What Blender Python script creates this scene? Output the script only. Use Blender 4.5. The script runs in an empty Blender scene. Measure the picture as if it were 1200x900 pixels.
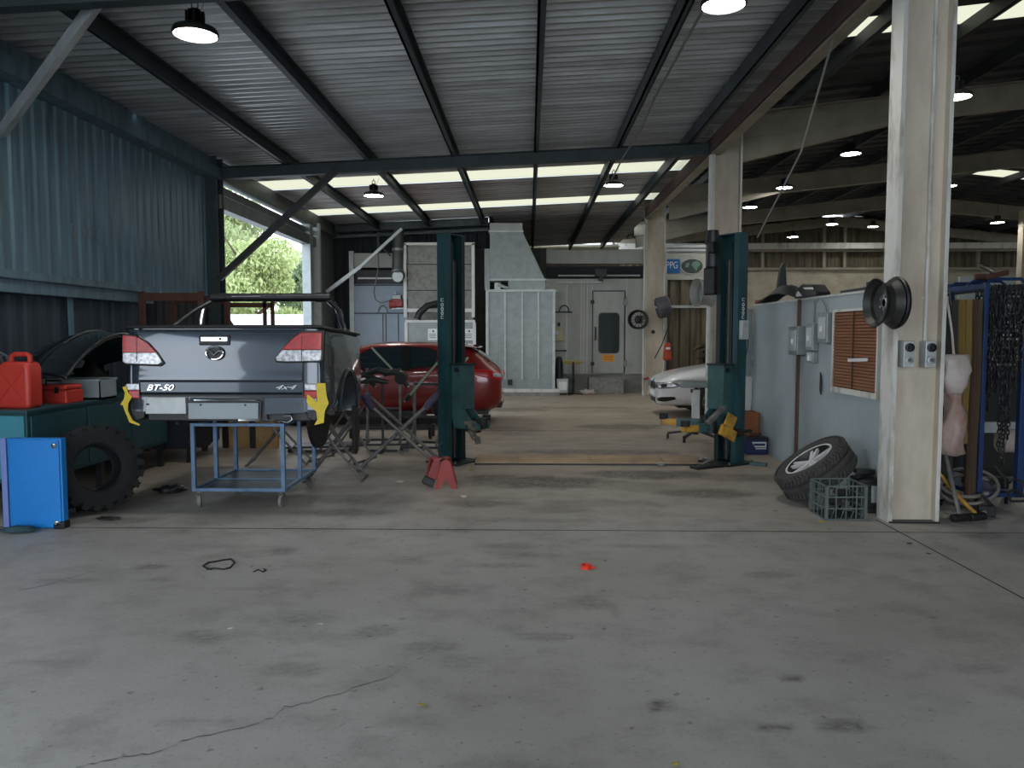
import bpy, bmesh, math, random
from mathutils import Vector, Matrix, Euler, noise
random.seed(7)
C = bpy.context.scene.collection
PI = math.pi
# ------------------------------------------------------------------ camera
PITCH = math.atan(59/900); YAW = math.atan(20/900); CH = 1.6
cam_d = bpy.data.cameras.new('camera'); cam = bpy.data.objects.new('camera', cam_d); C.objects.link(cam)
cam.location = (0, 0, CH); cam.rotation_euler = (PI/2-PITCH, 0, YAW)
cam_d.sensor_width = 36; cam_d.lens = 27.0; cam_d.clip_end = 400; cam_d.clip_start = 0.05
bpy.context.scene.camera = cam
def ray(px, py):
    u = (px-600)/900; v = (450-py)/900
    y = math.cos(PITCH)+v*math.sin(PITCH); z = v*math.cos(PITCH)-math.sin(PITCH)
    return Vector((u*math.cos(YAW)-y*math.sin(YAW), u*math.sin(YAW)+y*math.cos(YAW), z))
def at(px, py, Y):
    r = ray(px, py); return Vector((0, 0, CH))+r*(Y/r.y)
def gr(px, py):
    r = ray(px, py); return Vector((0, 0, CH))+r*(-CH/r.z)

# ------------------------------------------------------------------ materials
def lin(c):
    return tuple(((v/255)/12.92 if v/255 <= .04045 else ((v/255+.055)/1.055)**2.4) for v in c)
MATS = {}
def mat(name, rgb, rough=.6, metal=0., vary=.0, scale=4., dark=None, bump=0., stretch=(1, 1, 1), coat=0., emit=0., spec=.5, alpha=1., thr=(.4, .65)):
    """rgb in sRGB 0-255; vary mixes towards a second tone by noise in object space."""
    if name in MATS: return MATS[name]
    m = bpy.data.materials.new(name); m.use_nodes = True; nt = m.node_tree; N = nt.nodes; L = nt.links
    b = N['Principled BSDF']; col = lin(rgb)+(1,)
    b.inputs['Base Color'].default_value = col
    b.inputs['Roughness'].default_value = rough; b.inputs['Metallic'].default_value = metal
    b.inputs['Specular IOR Level'].default_value = spec
    if coat: b.inputs['Coat Weight'].default_value = coat; b.inputs['Coat Roughness'].default_value = .04
    if alpha < 1: b.inputs['Alpha'].default_value = alpha
    if emit:
        b.inputs['Emission Color'].default_value = col; b.inputs['Emission Strength'].default_value = emit
    if vary or bump:
        tc = N.new('ShaderNodeTexCoord'); mp = N.new('ShaderNodeMapping'); mp.inputs['Scale'].default_value = stretch
        L.new(tc.outputs['Object'], mp.inputs['Vector'])
        nz = N.new('ShaderNodeTexNoise'); nz.inputs['Scale'].default_value = scale; nz.inputs['Detail'].default_value = 6; nz.inputs['Roughness'].default_value = .65
        L.new(mp.outputs[0], nz.inputs['Vector'])
        if vary:
            rp = N.new('ShaderNodeMapRange'); rp.inputs['From Min'].default_value = thr[0]; rp.inputs['From Max'].default_value = thr[1]
            rp.inputs['To Max'].default_value = vary
            L.new(nz.outputs['Fac'], rp.inputs['Value'])
            mx = N.new('ShaderNodeMix'); mx.data_type = 'RGBA'; mx.inputs['A'].default_value = col
            mx.inputs['B'].default_value = (lin(dark)+(1,)) if dark else tuple(c*.4 for c in col[:3])+(1,)
            L.new(rp.outputs[0], mx.inputs['Factor']); L.new(mx.outputs['Result'], b.inputs['Base Color'])
        if bump:
            bp = N.new('ShaderNodeBump'); bp.inputs['Strength'].default_value = bump; bp.inputs['Distance'].default_value = .01
            L.new(nz.outputs['Fac'], bp.inputs['Height']); L.new(bp.outputs[0], b.inputs['Normal'])
    MATS[name] = m; return m

M = {}
M['roof'] = mat('roof_galvanised', (194, 197, 196), .36, .45, .7, 1.8, (104, 102, 98), .15, (.25, 2.2, 1), thr=(.35, .7))
M['roof_dark'] = mat('shed_roof_sheet', (64, 68, 70), .6, .3, .5, 2., (38, 40, 42))
M['beam'] = mat('beam_dark_green', (62, 74, 78), .55, .2, .5, 3., (38, 44, 46))
M['beam_edge'] = mat('beam_flange', (96, 104, 104), .5, .3, .5, 5., (58, 60, 60))
M['rafter'] = mat('rafter_beige', (150, 143, 126), .6, 0, .5, 2., (105, 98, 84))
M['rust_beam'] = mat('rust_red_beam', (88, 66, 58), .7, 0, .6, 5., (58, 48, 46))
M['wallsteel'] = mat('wall_sheet_blue', (108, 138, 152), .5, .2, .6, 3.5, (64, 82, 92), 0, (2.5, 2.5, .25))
M['walllow'] = mat('wall_lower_sheet', (60, 74, 86), .55, .2, .5, 3., (34, 42, 50), 0, (2.5, 2.5, .25))
M['walldark'] = mat('wall_dark', (24, 32, 42), .7, 0, .3, 3.)
M['cream'] = mat('column_cream_paint', (204, 195, 178), .6, 0, .6, 2.4, (148, 136, 118), .1, (1, 1, .35))
M['white_p'] = mat('white_weathered_paint', (205, 205, 198), .55, 0, .7, 5., (120, 112, 100), .1, (1, 1, .3), thr=(.5, .68))
M['white'] = mat('white_paint', (214, 216, 214), .5, 0, .25, 4., (160, 160, 155))
M['grey_booth'] = mat('booth_grey_panel', (168, 170, 166), .5, 0, .4, 3., (128, 130, 128), 0, (1, 1, .4))
M['bluegrey'] = mat('booth_bluegrey_panel', (150, 166, 182), .5, 0, .3, 2., (112, 126, 142))
M['partition'] = mat('partition_bluegrey', (160, 172, 176), .6, 0, .35, 1.6, (120, 130, 132), .05)
M['galv'] = mat('galvanised_sheet', (142, 150, 150), .42, .45, .5, 6., (116, 124, 124))
M['galv_l'] = mat('galvanised_light', (186, 192, 192), .45, .3, .3, 6.)
M['block'] = mat('concrete_block', (142, 142, 138), .85, 0, .6, 9., (100, 100, 96), .3)
M['black'] = mat('black_plastic', (22, 23, 25), .45)
M['rubber'] = mat('tyre_rubber', (34, 35, 37), .8, 0, .4, 12., (20, 20, 21), .1)
M['rubber_d'] = mat('tyre_rubber_dusty', (66, 64, 62), .85, 0, .5, 14., (44, 43, 42), .1)
M['teal'] = mat('lift_teal_paint', (30, 76, 84), .45, .1, .8, 3.2, (26, 48, 48), 0, (2, 2, .5), thr=(.38, .62))
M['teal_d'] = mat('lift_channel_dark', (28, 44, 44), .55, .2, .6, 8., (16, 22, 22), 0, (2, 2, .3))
M['teal_l'] = mat('lift_carriage_teal', (56, 92, 94), .5, .1, .6, 7., (40, 58, 56))
M['steel'] = mat('bare_steel', (132, 134, 134), .35, .85, .5, 8., (84, 80, 76))
M['chrome'] = mat('chrome', (225, 228, 230), .08, 1.)
M['dsteel'] = mat('dark_steel', (58, 60, 62), .45, .7, .5, 8., (36, 34, 32))
M['yellow'] = mat('yellow_paint', (188, 142, 50), .55, 0, .85, 9., (84, 66, 38))
M['tape'] = mat('yellow_tape', (224, 196, 44), .55, 0, .3, 12.)
M['red'] = mat('red_paint_scuffed', (156, 58, 54), .5, 0, .6, 8., (92, 38, 38))
M['redplastic'] = mat('red_fuel_plastic', (206, 66, 54), .42, 0, .2, 3., (178, 40, 36))
M['redcar'] = mat('red_car_paint', (128, 20, 22), .28, .1, coat=1.)
M['whitecar'] = mat('white_car_paint', (226, 228, 230), .3, 0, coat=1.)
M['ute'] = mat('gunmetal_car_paint', (64, 74, 84), .24, .4, coat=1.)
M['utedark'] = mat('gunmetal_side_paint', (64, 74, 84), .24, .4, coat=1.)
M['tint'] = mat('tinted_glass', (34, 50, 56), .05, 0, coat=1.)
M['lensred'] = mat('red_lens', (196, 14, 20), .3, 0, .6, 26., (110, 6, 10), coat=.25)
M['lensclear'] = mat('clear_lens', (206, 208, 212), .25, .4, .75, 34., (84, 86, 92), coat=.3)
M['trolley'] = mat('trolley_blue_paint', (92, 124, 156), .5, .1, .55, 7., (58, 76, 96))
M['trolley_t'] = mat('trolley_tray', (88, 104, 118), .6, .1, .6, 5., (62, 62, 60))
M['cabblue'] = mat('cabinet_blue_paint', (16, 130, 214), .42, 0, .2, 3., (18, 104, 172))
M['benchteal_shaded'] = mat('bench_teal_shaded_paint', (36, 80, 88), .5, 0, .4, 2.5, (26, 58, 64))  # darkened teal, the shade over the bench put into the colour
M['rackblue'] = mat('rack_blue_paint', (24, 56, 104), .5, .1, .5, 9., (18, 34, 62))
M['orange'] = mat('rack_orange_rust', (84, 50, 38), .7, 0, .5, 6., (54, 36, 30))
M['shutter'] = mat('rust_brown_slats', (134, 86, 54), .65, 0, .5, 5., (92, 58, 38), 0, (1, .3, 3))
M['card'] = mat('brown_cardboard', (146, 92, 60), .85, 0, .4, 4.)
M['navy'] = mat('navy_plastic', (30, 40, 92), .45)
M['label'] = mat('white_label', (220, 222, 222), .5)
M['dgreen'] = mat('dark_green_plastic', (34, 46, 44), .5, 0, .5, 4., (20, 26, 26))
M['browntarp'] = mat('brown_board', (76, 58, 42), .75, 0, .5, 3., (60, 44, 30))
M['yellowtarp'] = mat('mustard_board', (118, 98, 44), .75, 0, .4, 3., (110, 88, 40))
M['darktarp'] = mat('dark_board', (40, 42, 40), .8)
M['bagw'] = mat('bag_white_plastic', (186, 180, 174), .4, 0, .5, 9., (170, 140, 132), .3)
M['bagp'] = mat('bag_pink_stain', (168, 150, 142), .45, 0, .7, 9., (146, 100, 92), .3)
M['wood'] = mat('timber', (158, 128, 84), .7, 0, .5, 6., (110, 84, 52), 0, (1, 6, 1))
M['ply'] = mat('plywood_yellow', (170, 156, 96), .7, 0, .4, 6.)
M['plate'] = mat('floor_steel_plate_tan', (182, 156, 124), .75, .1, .5, 2.5, (128, 108, 86), .1)
M['gravel'] = mat('outside_ground', (214, 212, 206), .9, 0, .5, 3.)
M['farwall'] = mat('far_wall_paint', (176, 170, 152), .8, 0, .5, 1.5, (120, 112, 96), .2)
M['farcorr'] = mat('far_corrugated_brown', (112, 104, 84), .75, 0, .7, 2., (54, 50, 42), 0, (3, 1, .3))
M['purple'] = mat('purple_sleeve', (58, 54, 78), .7)
M['tubegrey'] = mat('stand_grey_tube', (112, 110, 110), .5, .3, .6, 9., (64, 60, 58))
M['green_lt'] = mat('light_green_tube', (140, 158, 140), .5, .1)
M['ppgblue'] = mat('sign_blue', (10, 92, 150), .5)
M['signface'] = mat('sign_panel_grey', (176, 178, 166), .55, 0, .3, 2.)
M['hose'] = mat('grey_hose', (120, 118, 112), .6)
M['leafy'] = mat('dry_leaf', (196, 184, 90), .7)
M['whitelitter'] = mat('white_litter', (220, 218, 212), .7)
M['redcap'] = mat('bright_red_cap', (226, 50, 24), .45)
M['mark'] = mat('oil_stain', (60, 58, 56), .6)
M['rag'] = mat('teal_rag', (66, 100, 104), .9, 0, .7, 9., (36, 52, 56), .4)
M['olive'] = mat('olive_panel', (84, 86, 58), .6, 0, .6, 5., (36, 40, 30))
M['orangefire'] = mat('orange_red_paint', (176, 66, 34), .5, 0, .5, 8.)
M['bark'] = mat('bark', (96, 84, 70), .9, 0, .5, 6.)

def leaf_mat(name, a, b_):
    m = mat(name, a, .75, 0, .8, 1.2, b_, thr=(.35, .65))
    nt = m.node_tree; bs = nt.nodes['Principled BSDF']; out = nt.nodes['Material Output']
    tr = nt.nodes.new('ShaderNodeBsdfTranslucent'); ms = nt.nodes.new('ShaderNodeMixShader'); ms.inputs[0].default_value = .4
    src = bs.inputs['Base Color'].links[0].from_socket; nt.links.new(src, tr.inputs['Color'])
    nt.links.new(bs.outputs[0], ms.inputs[1]); nt.links.new(tr.outputs[0], ms.inputs[2]); nt.links.new(ms.outputs[0], out.inputs['Surface'])
    return m
M['leaf1'] = leaf_mat('eucalypt_leaves', (176, 184, 138), (130, 146, 98))
M['leaf2'] = leaf_mat('bright_leaves', (188, 196, 140), (138, 156, 96))
M['leaf3'] = leaf_mat('dark_leaves', (142, 156, 116), (98, 116, 78))

def sky_mat():
    m = bpy.data.materials.new('fibreglass_skylight'); m.use_nodes = True; nt = m.node_tree; nt.nodes.clear()
    o = nt.nodes.new('ShaderNodeOutputMaterial'); t = nt.nodes.new('ShaderNodeBsdfTransparent'); d = nt.nodes.new('ShaderNodeBsdfTranslucent')
    x = nt.nodes.new('ShaderNodeMixShader'); t.inputs[0].default_value = (.50, .47, .385, 1); d.inputs[0].default_value = (.50, .475, .38, 1)
    x.inputs[0].default_value = .6; nt.links.new(t.outputs[0], x.inputs[1]); nt.links.new(d.outputs[0], x.inputs[2]); nt.links.new(x.outputs[0], o.inputs[0])
    return m
M['skylight'] = sky_mat()
def lamp_mat():
    m = bpy.data.materials.new('lamp_lens_lit'); m.use_nodes = True; nt = m.node_tree; nt.nodes.clear()
    o = nt.nodes.new('ShaderNodeOutputMaterial'); e = nt.nodes.new('ShaderNodeEmission'); e.inputs[0].default_value = (1, .98, .94, 1); e.inputs[1].default_value = 30
    nt.links.new(e.outputs[0], o.inputs[0]); return m
M['lamp'] = lamp_mat()
def floor_mat():
    m = bpy.data.materials.new('concrete_floor'); m.use_nodes = True; nt = m.node_tree; N = nt.nodes; L = nt.links; b = N['Principled BSDF']
    tc = N.new('ShaderNodeTexCoord')
    def nz(s, d, r, st=(1, 1, 1)):
        mp = N.new('ShaderNodeMapping'); mp.inputs['Scale'].default_value = st; L.new(tc.outputs['Object'], mp.inputs[0])
        n = N.new('ShaderNodeTexNoise'); n.inputs['Scale'].default_value = s; n.inputs['Detail'].default_value = d; n.inputs['Roughness'].default_value = r
        L.new(mp.outputs[0], n.inputs['Vector']); return n.outputs['Fac']
    def rng(v, a, b_, c, d):
        r = N.new('ShaderNodeMapRange'); r.inputs['From Min'].default_value = a; r.inputs['From Max'].default_value = b_; r.inputs['To Min'].default_value = c; r.inputs['To Max'].default_value = d
        L.new(v, r.inputs['Value']); return r.outputs[0]
    def mixc(f, A, B):
        x = N.new('ShaderNodeMix'); x.data_type = 'RGBA'; L.new(f, x.inputs['Factor'])
        for k, v in (('A', A), ('B', B)):
            if isinstance(v, tuple): x.inputs[k].default_value = v
            else: L.new(v, x.inputs[k])
        return x.outputs['Result']
    big = nz(.55, 5, .6); mid = nz(2.6, 9, .7, (.9, 1.1, 1)); fine = nz(45, 3, .6)
    c = mixc(rng(big, .38, .62, 0, 1), lin((166, 164, 158))+(1,), lin((150, 147, 140))+(1,))
    c = mixc(rng(mid, .5, .68, 0, .38), c, lin((112, 108, 102))+(1,))
    c = mixc(rng(fine, .58, .7, 0, .35), c, lin((96, 92, 88))+(1,))
    c = mixc(rng(nz(16, 2, .5), .69, .73, 0, .55), c, lin((84, 80, 76))+(1,))
    sep = N.new('ShaderNodeSeparateXYZ'); L.new(tc.outputs['Object'], sep.inputs[0])
    c = mixc(rng(sep.outputs['Y'], 6.0, 9.5, 0, .65), c, lin((166, 148, 126))+(1,))     # browner, older slab towards the back of the bay
    at_ = N.new('ShaderNodeVertexColor'); at_.layer_name = 'stain'
    sp = N.new('ShaderNodeSeparateColor'); L.new(at_.outputs['Color'], sp.inputs[0])
    br = N.new('ShaderNodeMath'); br.operation = 'MULTIPLY'; L.new(sp.outputs[0], br.inputs[0]); L.new(rng(nz(18, 4, .7, (1, 1.6, 1)), .35, .6, .35, 1.), br.inputs[1])
    c = mixc(br.outputs[0], c, lin((52, 50, 48))+(1,))
    L.new(c, b.inputs['Base Color'])
    L.new(rng(mid, .4, .65, .5, .75), b.inputs['Roughness'])
    bp = N.new('ShaderNodeBump'); bp.inputs['Strength'].default_value = .2; bp.inputs['Distance'].default_value = .004; L.new(fine, bp.inputs['Height']); L.new(bp.outputs[0], b.inputs['Normal'])
    return m
M['floor'] = floor_mat()

# ------------------------------------------------------------------ mesh helpers
def rot_to(d):
    d = Vector(d).normalized(); return d.to_track_quat('Z', 'Y').to_matrix().to_4x4()
class MB:
    def __init__(s): s.bm = bmesh.new()
    def box(s, c, size, rot=None, taper=None):
        g = bmesh.ops.create_cube(s.bm, size=1)
        for v in g['verts']:
            t = 1.
            if taper and v.co.z > 0: v.co.x *= taper[0]; v.co.y *= taper[1]
            v.co = Vector((v.co.x*size[0], v.co.y*size[1], v.co.z*size[2]))
            if rot is not None: v.co = rot @ v.co
            v.co += Vector(c)
        return s
    def bx(s, x0, x1, y0, y1, z0, z1):
        return s.box(((x0+x1)/2, (y0+y1)/2, (z0+z1)/2), (abs(x1-x0), abs(y1-y0), abs(z1-z0)))
    def bar(s, p, q, w, h=None, up=(0, 0, 1)):
        """square bar from p to q, w across, h along up"""
        p = Vector(p); q = Vector(q); h = h or w; d = (q-p); l = d.length; z = d.normalized(); u = Vector(up)
        x = z.cross(u)
        if x.length < 1e-4: x = z.cross(Vector((0, 1, 0)))
        x.normalize(); y = x.cross(z).normalized()
        m = Matrix((x, y, z)).transposed()
        return s.box((p+q)/2, (w, h, l), m)
    def cyl(s, p, q, r, r2=None, n=16, caps=True):
        p = Vector(p); q = Vector(q); r2 = r if r2 is None else r2; M4 = rot_to(q-p)
        g = bmesh.ops.create_cone(s.bm, cap_ends=caps, segments=n, radius1=r, radius2=r2, depth=(q-p).length)
        bmesh.ops.transform(s.bm, matrix=Matrix.Translation((p+q)/2) @ M4, verts=g['verts']); return s
    def tube(s, pts, r, n=8, closed=False):
        pts = [Vector(p) for p in pts]; rings = []; N_ = len(pts); prev = None
        for i, p in enumerate(pts):
            a = pts[i-1] if (i > 0 or closed) else p; b = pts[(i+1) % N_] if (i < N_-1 or closed) else p
            d = (b-a).normalized()
            if prev is None: x = d.orthogonal().normalized()
            else:
                x = prev-d*prev.dot(d); x = x.normalized() if x.length > 1e-5 else d.orthogonal().normalized()
            prev = x; y = d.cross(x); rr = r[i] if isinstance(r, (list, tuple)) else r
            rings.append([s.bm.verts.new(p+(x*math.cos(t)+y*math.sin(t))*rr) for t in [2*PI*k/n for k in range(n)]])
        m = N_ if closed else N_-1
        for i in range(m):
            A = rings[i]; B = rings[(i+1) % N_]
            for k in range(n): s.bm.faces.new((A[k], A[(k+1) % n], B[(k+1) % n], B[k]))
        if not closed:
            s.bm.faces.new(rings[0][::-1]); s.bm.faces.new(rings[-1])
        return s
    def lathe(s, prof, n=32, mtx=None, close=False):
        """prof: list of (r, z) about local z"""
        mtx = mtx or Matrix(); rings = []
        for r, z in prof:
            rings.append([s.bm.verts.new(mtx @ Vector((r*math.cos(2*PI*k/n), r*math.sin(2*PI*k/n), z))) for k in range(n)])
        R = len(rings)
        for i in range(R if close else R-1):
            A = rings[i]; B = rings[(i+1) % R]
            for k in range(n): s.bm.faces.new((A[k], A[(k+1) % n], B[(k+1) % n], B[k]))
        if not close:
            if prof[0][0] > 1e-4: s.bm.faces.new(rings[0][::-1])
            if prof[-1][0] > 1e-4: s.bm.faces.new(rings[-1])
        return s
    def prism(s, pts, a, b, axis='y'):
        """polygon pts (u,v) extruded between a and b along axis: y -> (u, t, v); x -> (t, u, v); z -> (u, v, t)"""
        def P(u, v, t): return {'y': (u, t, v), 'x': (t, u, v), 'z': (u, v, t)}[axis]
        A = [s.bm.verts.new(P(u, v, a)) for u, v in pts]; B = [s.bm.verts.new(P(u, v, b)) for u, v in pts]; n = len(pts)
        s.bm.faces.new(A); s.bm.faces.new(B[::-1])
        for k in range(n): s.bm.faces.new((A[k], B[k], B[(k+1) % n], A[(k+1) % n]))
        return s
    def grid(s, rows):
        V = [[s.bm.verts.new(p) for p in r] for r in rows]
        for i in range(len(V)-1):
            for j in range(len(V[0])-1): s.bm.faces.new((V[i][j], V[i][j+1], V[i+1][j+1], V[i+1][j]))
        return s
    def solid_grid(s, rows, off):
        """two-sided sheet with thickness: off is a vector"""
        off = Vector(off); A = [[s.bm.verts.new(p) for p in r] for r in rows]; B = [[s.bm.verts.new(Vector(p)+off) for p in r] for r in rows]
        n, m = len(A), len(A[0])
        for i in range(n-1):
            for j in range(m-1):
                s.bm.faces.new((A[i][j], A[i][j+1], A[i+1][j+1], A[i+1][j])); s.bm.faces.new((B[i+1][j], B[i+1][j+1], B[i][j+1], B[i][j]))
        for i in range(n-1):
            for j in (0, m-1): s.bm.faces.new((A[i][j], A[i+1][j], B[i+1][j], B[i][j]))
        for j in range(m-1):
            for i in (0, n-1): s.bm.faces.new((A[i][j+1], A[i][j], B[i][j], B[i][j+1]))
        return s
    def xf(s, mtx): bmesh.ops.transform(s.bm, matrix=mtx, verts=s.bm.verts); return s
    def build(s, name, m, parent=None, bevel=0., smooth=False, loc=None, rot=None, sub=0, seg=2):
        bmesh.ops.recalc_face_normals(s.bm, faces=s.bm.faces)
        me = bpy.data.meshes.new(name); s.bm.to_mesh(me); s.bm.free()
        me.materials.append((M.get(m) or MATS[m]) if isinstance(m, str) else m)
        o = bpy.data.objects.new(name, me); C.objects.link(o)
        if parent: o.parent = parent
        if loc is not None: o.location = loc
        if rot is not None: o.rotation_euler = rot
        if smooth:
            for p in me.polygons: p.use_smooth = True
            if smooth != 'all': me.set_sharp_from_angle(angle=math.radians(35))
        if sub:
            md = o.modifiers.new('sub', 'SUBSURF'); md.levels = sub; md.render_levels = sub
        if bevel:
            md = o.modifiers.new('bev', 'BEVEL'); md.width = bevel; md.segments = seg; md.limit_method = 'ANGLE'
        return o
def tag(o, label=None, cat=None, group=None, kind=None):
    if label: o['label'] = label
    if cat: o['category'] = cat
    if group: o['group'] = group
    if kind: o['kind'] = kind
    return o
def thing(name, label, cat, loc=(0, 0, 0), rz=0., group=None, rot=None):
    o = bpy.data.objects.new(name, None); C.objects.link(o); o.location = loc; o.rotation_euler = rot or (0, 0, rz); o.empty_display_size = .1
    return tag(o, label, cat, group)
def struct(o, label=None): 
    o['kind'] = 'structure'
    if label: o['label'] = label
    return o
def bake(o):
    bpy.context.view_layer.update()
    dg = bpy.context.evaluated_depsgraph_get(); me = bpy.data.meshes.new_from_object(o.evaluated_get(dg)); o.modifiers.clear(); o.data = me
def cut(o, cutter):
    md = o.modifiers.new('b', 'BOOLEAN'); md.operation = 'DIFFERENCE'; md.object = cutter; md.solver = 'EXACT'
    bake(o); bpy.data.objects.remove(cutter)
def text(body, name, m, parent, size, mtx, extr=.002, shear=0., align='CENTER'):
    cu = bpy.data.curves.new(name, 'FONT'); cu.body = body; cu.size = size; cu.extrude = extr; cu.align_x = align; cu.align_y = 'CENTER'; cu.shear = shear
    cu.materials.append(M[m]); t = bpy.data.objects.new(name, cu); C.objects.link(t)
    bpy.context.view_layer.update(); me = bpy.data.meshes.new_from_object(t.evaluated_get(bpy.context.evaluated_depsgraph_get())); bpy.data.objects.remove(t)
    t = bpy.data.objects.new(name, me); C.objects.link(t); t.parent = parent; t.matrix_local = mtx; return t
FACE = Matrix.Rotation(PI/2, 4, 'X')        # text that faces -y

from mathutils.bvhtree import BVHTree
def patch(parent, body, name, m_, outline, fn, off=.006, cuts=5, th=.012, smooth=True):
    """a skin laid on the body: outline in parameters (a, b); fn maps (a, b) to the ray (origin, direction)"""
    bv = BVHTree.FromPolygons([v.co.copy() for v in body.data.vertices], [list(p.vertices) for p in body.data.polygons])
    bm = bmesh.new(); f = bm.faces.new([bm.verts.new((a, b, 0)) for a, b in outline])
    bmesh.ops.triangulate(bm, faces=bm.faces[:]); bmesh.ops.subdivide_edges(bm, edges=bm.edges[:], cuts=cuts, use_grid_fill=True)
    bmesh.ops.triangulate(bm, faces=bm.faces[:])
    inner = []
    for v in bm.verts:
        o_, d = fn(v.co.x, v.co.y); d = Vector(d).normalized(); h = bv.ray_cast(Vector(o_), d)
        p = h[0] if h[0] is not None else Vector(o_)+d*1.0
        v.co = p-d*off; inner.append(p+d*th)
    bm.verts.index_update(); vs = list(bm.verts); dup = [bm.verts.new(p) for p in inner]
    for e in [e for e in bm.edges if e.is_boundary]:
        a, b = e.verts; bm.faces.new((a, b, dup[b.index], dup[a.index]))
    for v in [v for v in dup if not v.link_faces]: bm.verts.remove(v)
    k = MB(); k.bm.free(); k.bm = bm; return k.build(name, m_, parent, smooth='all' if smooth else False)
def around(cx, R=2.0):
    return lambda th, z: ((cx+R*math.cos(math.radians(th)), R*math.sin(math.radians(th)), z), (-math.cos(math.radians(th)), -math.sin(math.radians(th)), 0))
def above(x, y): return ((x, y, 2.5), (0, 0, -1))
def copy_tree(o, parent=None):
    c = o.copy(); C.objects.link(c)
    if parent: c.parent = parent
    for ch in list(o.children):
        copy_tree(ch, c)
    return c

# ================================================================== THE BUILDING
# floor with soft worn tyre scuffs, oil marks and other darker patches
def build_floor():
    xs = []; x = -7.
    while x < 8: xs.append(x); x += .05
    while x < 24: xs.append(x); x += 1.
    xs.append(24)
    ys = []; y = -8.
    while y < 1.6: ys.append(y); y += .8
    y = 1.8
    while y < 9: ys.append(y); y += .05
    while y < 22: ys.append(y); y += .12
    while y < 34: ys.append(y); y += 1.
    stains = []
    for px, py, w, h, s in [(178,664,40,7,.55),(190,679,40,6,.45),(237,747,62,16,.5),(330,646,30,9,.5),(352,727,60,8,.45),(442,739,56,14,.42),(500,758,60,14,.45),(345,785,85,16,.35),
            (480,658,50,7,.3),(512,692,80,10,.3),(600,640,60,8,.4),(640,745,70,12,.4),(600,735,40,10,.35),(690,706,44,14,.45),(772,826,20,13,.95),(908,853,34,5,.85),(893,852,14,4,.7),
            (930,795,24,4,.8),(990,852,60,14,.7),(900,674,60,8,.4),(868,693,50,8,.3),(1150,783,60,12,.35),(1152,628,50,8,.35),(655,598,80,8,.4),(540,622,30,5,.4),(1120,745,60,20,.25),
            (700,590,120,10,.35),(740,570,130,10,.3),(620,650,30,6,.35),(760,640,110,5,.25),(545,775,70,16,.3),(485,845,80,14,.3),(250,640,120,5,.25),(80,680,90,6,.3),(60,775,90,8,.25),
            (330,560,120,14,.4),(420,585,140,12,.35),(250,610,90,10,.25),(560,565,130,10,.4),(860,560,90,9,.4),(600,505,70,10,.35),(690,480,120,8,.3),(840,610,70,5,.3),(150,590,100,14,.45),(470,545,120,12,.4),(640,565,160,14,.85),(760,556,150,10,.85),(560,590,90,8,.6),(830,578,110,10,.75),(700,530,200,6,.7),(730,500,110,6,.7),(600,480,90,5,.7),(660,478,200,3,.5),(900,560,80,8,.6),(580,560,70,8,.7),(640,610,150,5,.3),(400,600,100,8,.3),(120,610,140,8,.5),(90,585,120,20,.6)]:
        c = gr(px, py); rx = (gr(px+w/2, py)-c).length; ry = abs(gr(px, py-h/2).y-gr(px, py+h/2).y)/2
        stains.append((c.x, c.y, max(rx, .03), max(ry, .03), s))
    for k in range(60):
        stains.append((random.uniform(-5, 5), random.uniform(2, 20), random.uniform(.03, .3), random.uniform(.02, .12), random.uniform(.15, .45)))
    bm = bmesh.new(); lay = bm.verts.layers.float_color.new('stain')
    rows = []
    for y in ys:
        near = [s for s in stains if abs(s[1]-y) < s[3]*1.6+.1]
        r = []
        for x in xs:
            v = bm.verts.new((x, y, 0)); a = 0.
            for sx, sy, rx, ry, st in near:
                n = noise.noise(Vector((x*6, y*6, sx)))*.35
                d = math.hypot((x-sx)/rx, (y-sy)/ry)+n
                if d < 1.25: a = max(a, st*min(1, (1.25-d)/.5))
            v[lay] = (a, a, a, 1); r.append(v)
        rows.append(r)
    for i in range(len(rows)-1):
        for j in range(len(rows[0])-1): bm.faces.new((rows[i][j], rows[i][j+1], rows[i+1][j+1], rows[i+1][j]))
    me = bpy.data.meshes.new('floor'); bm.to_mesh(me); bm.free(); me.materials.append(M['floor'])
    o = bpy.data.objects.new('floor', me); C.objects.link(o); struct(o); return o
build_floor()
# saw-cut joints in the slab
j = MB()
j.grid([[(-5.3, 6.165, .0015), (3., 6.165, .0015)], [(-5.3, 6.185, .0015), (3., 6.185, .0015)]])
j.grid([[(3., 6.165, .0015), (21, 6.165, .0015)], [(3., 6.18, .0015), (21, 6.18, .0015)]])
j.grid([[(2.985, -2, .0015), (2.985, 6.6, .0015)], [(3., -2, .0015), (3., 6.6, .0015)]])
j.grid([[(-5.3, 12.6, .0015), (3., 12.6, .0015)], [(-5.3, 12.63, .0015), (3., 12.63, .0015)]])
struct(j.build('floor_joint', mat('joint_dark', (60, 58, 56), .9)))
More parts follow.
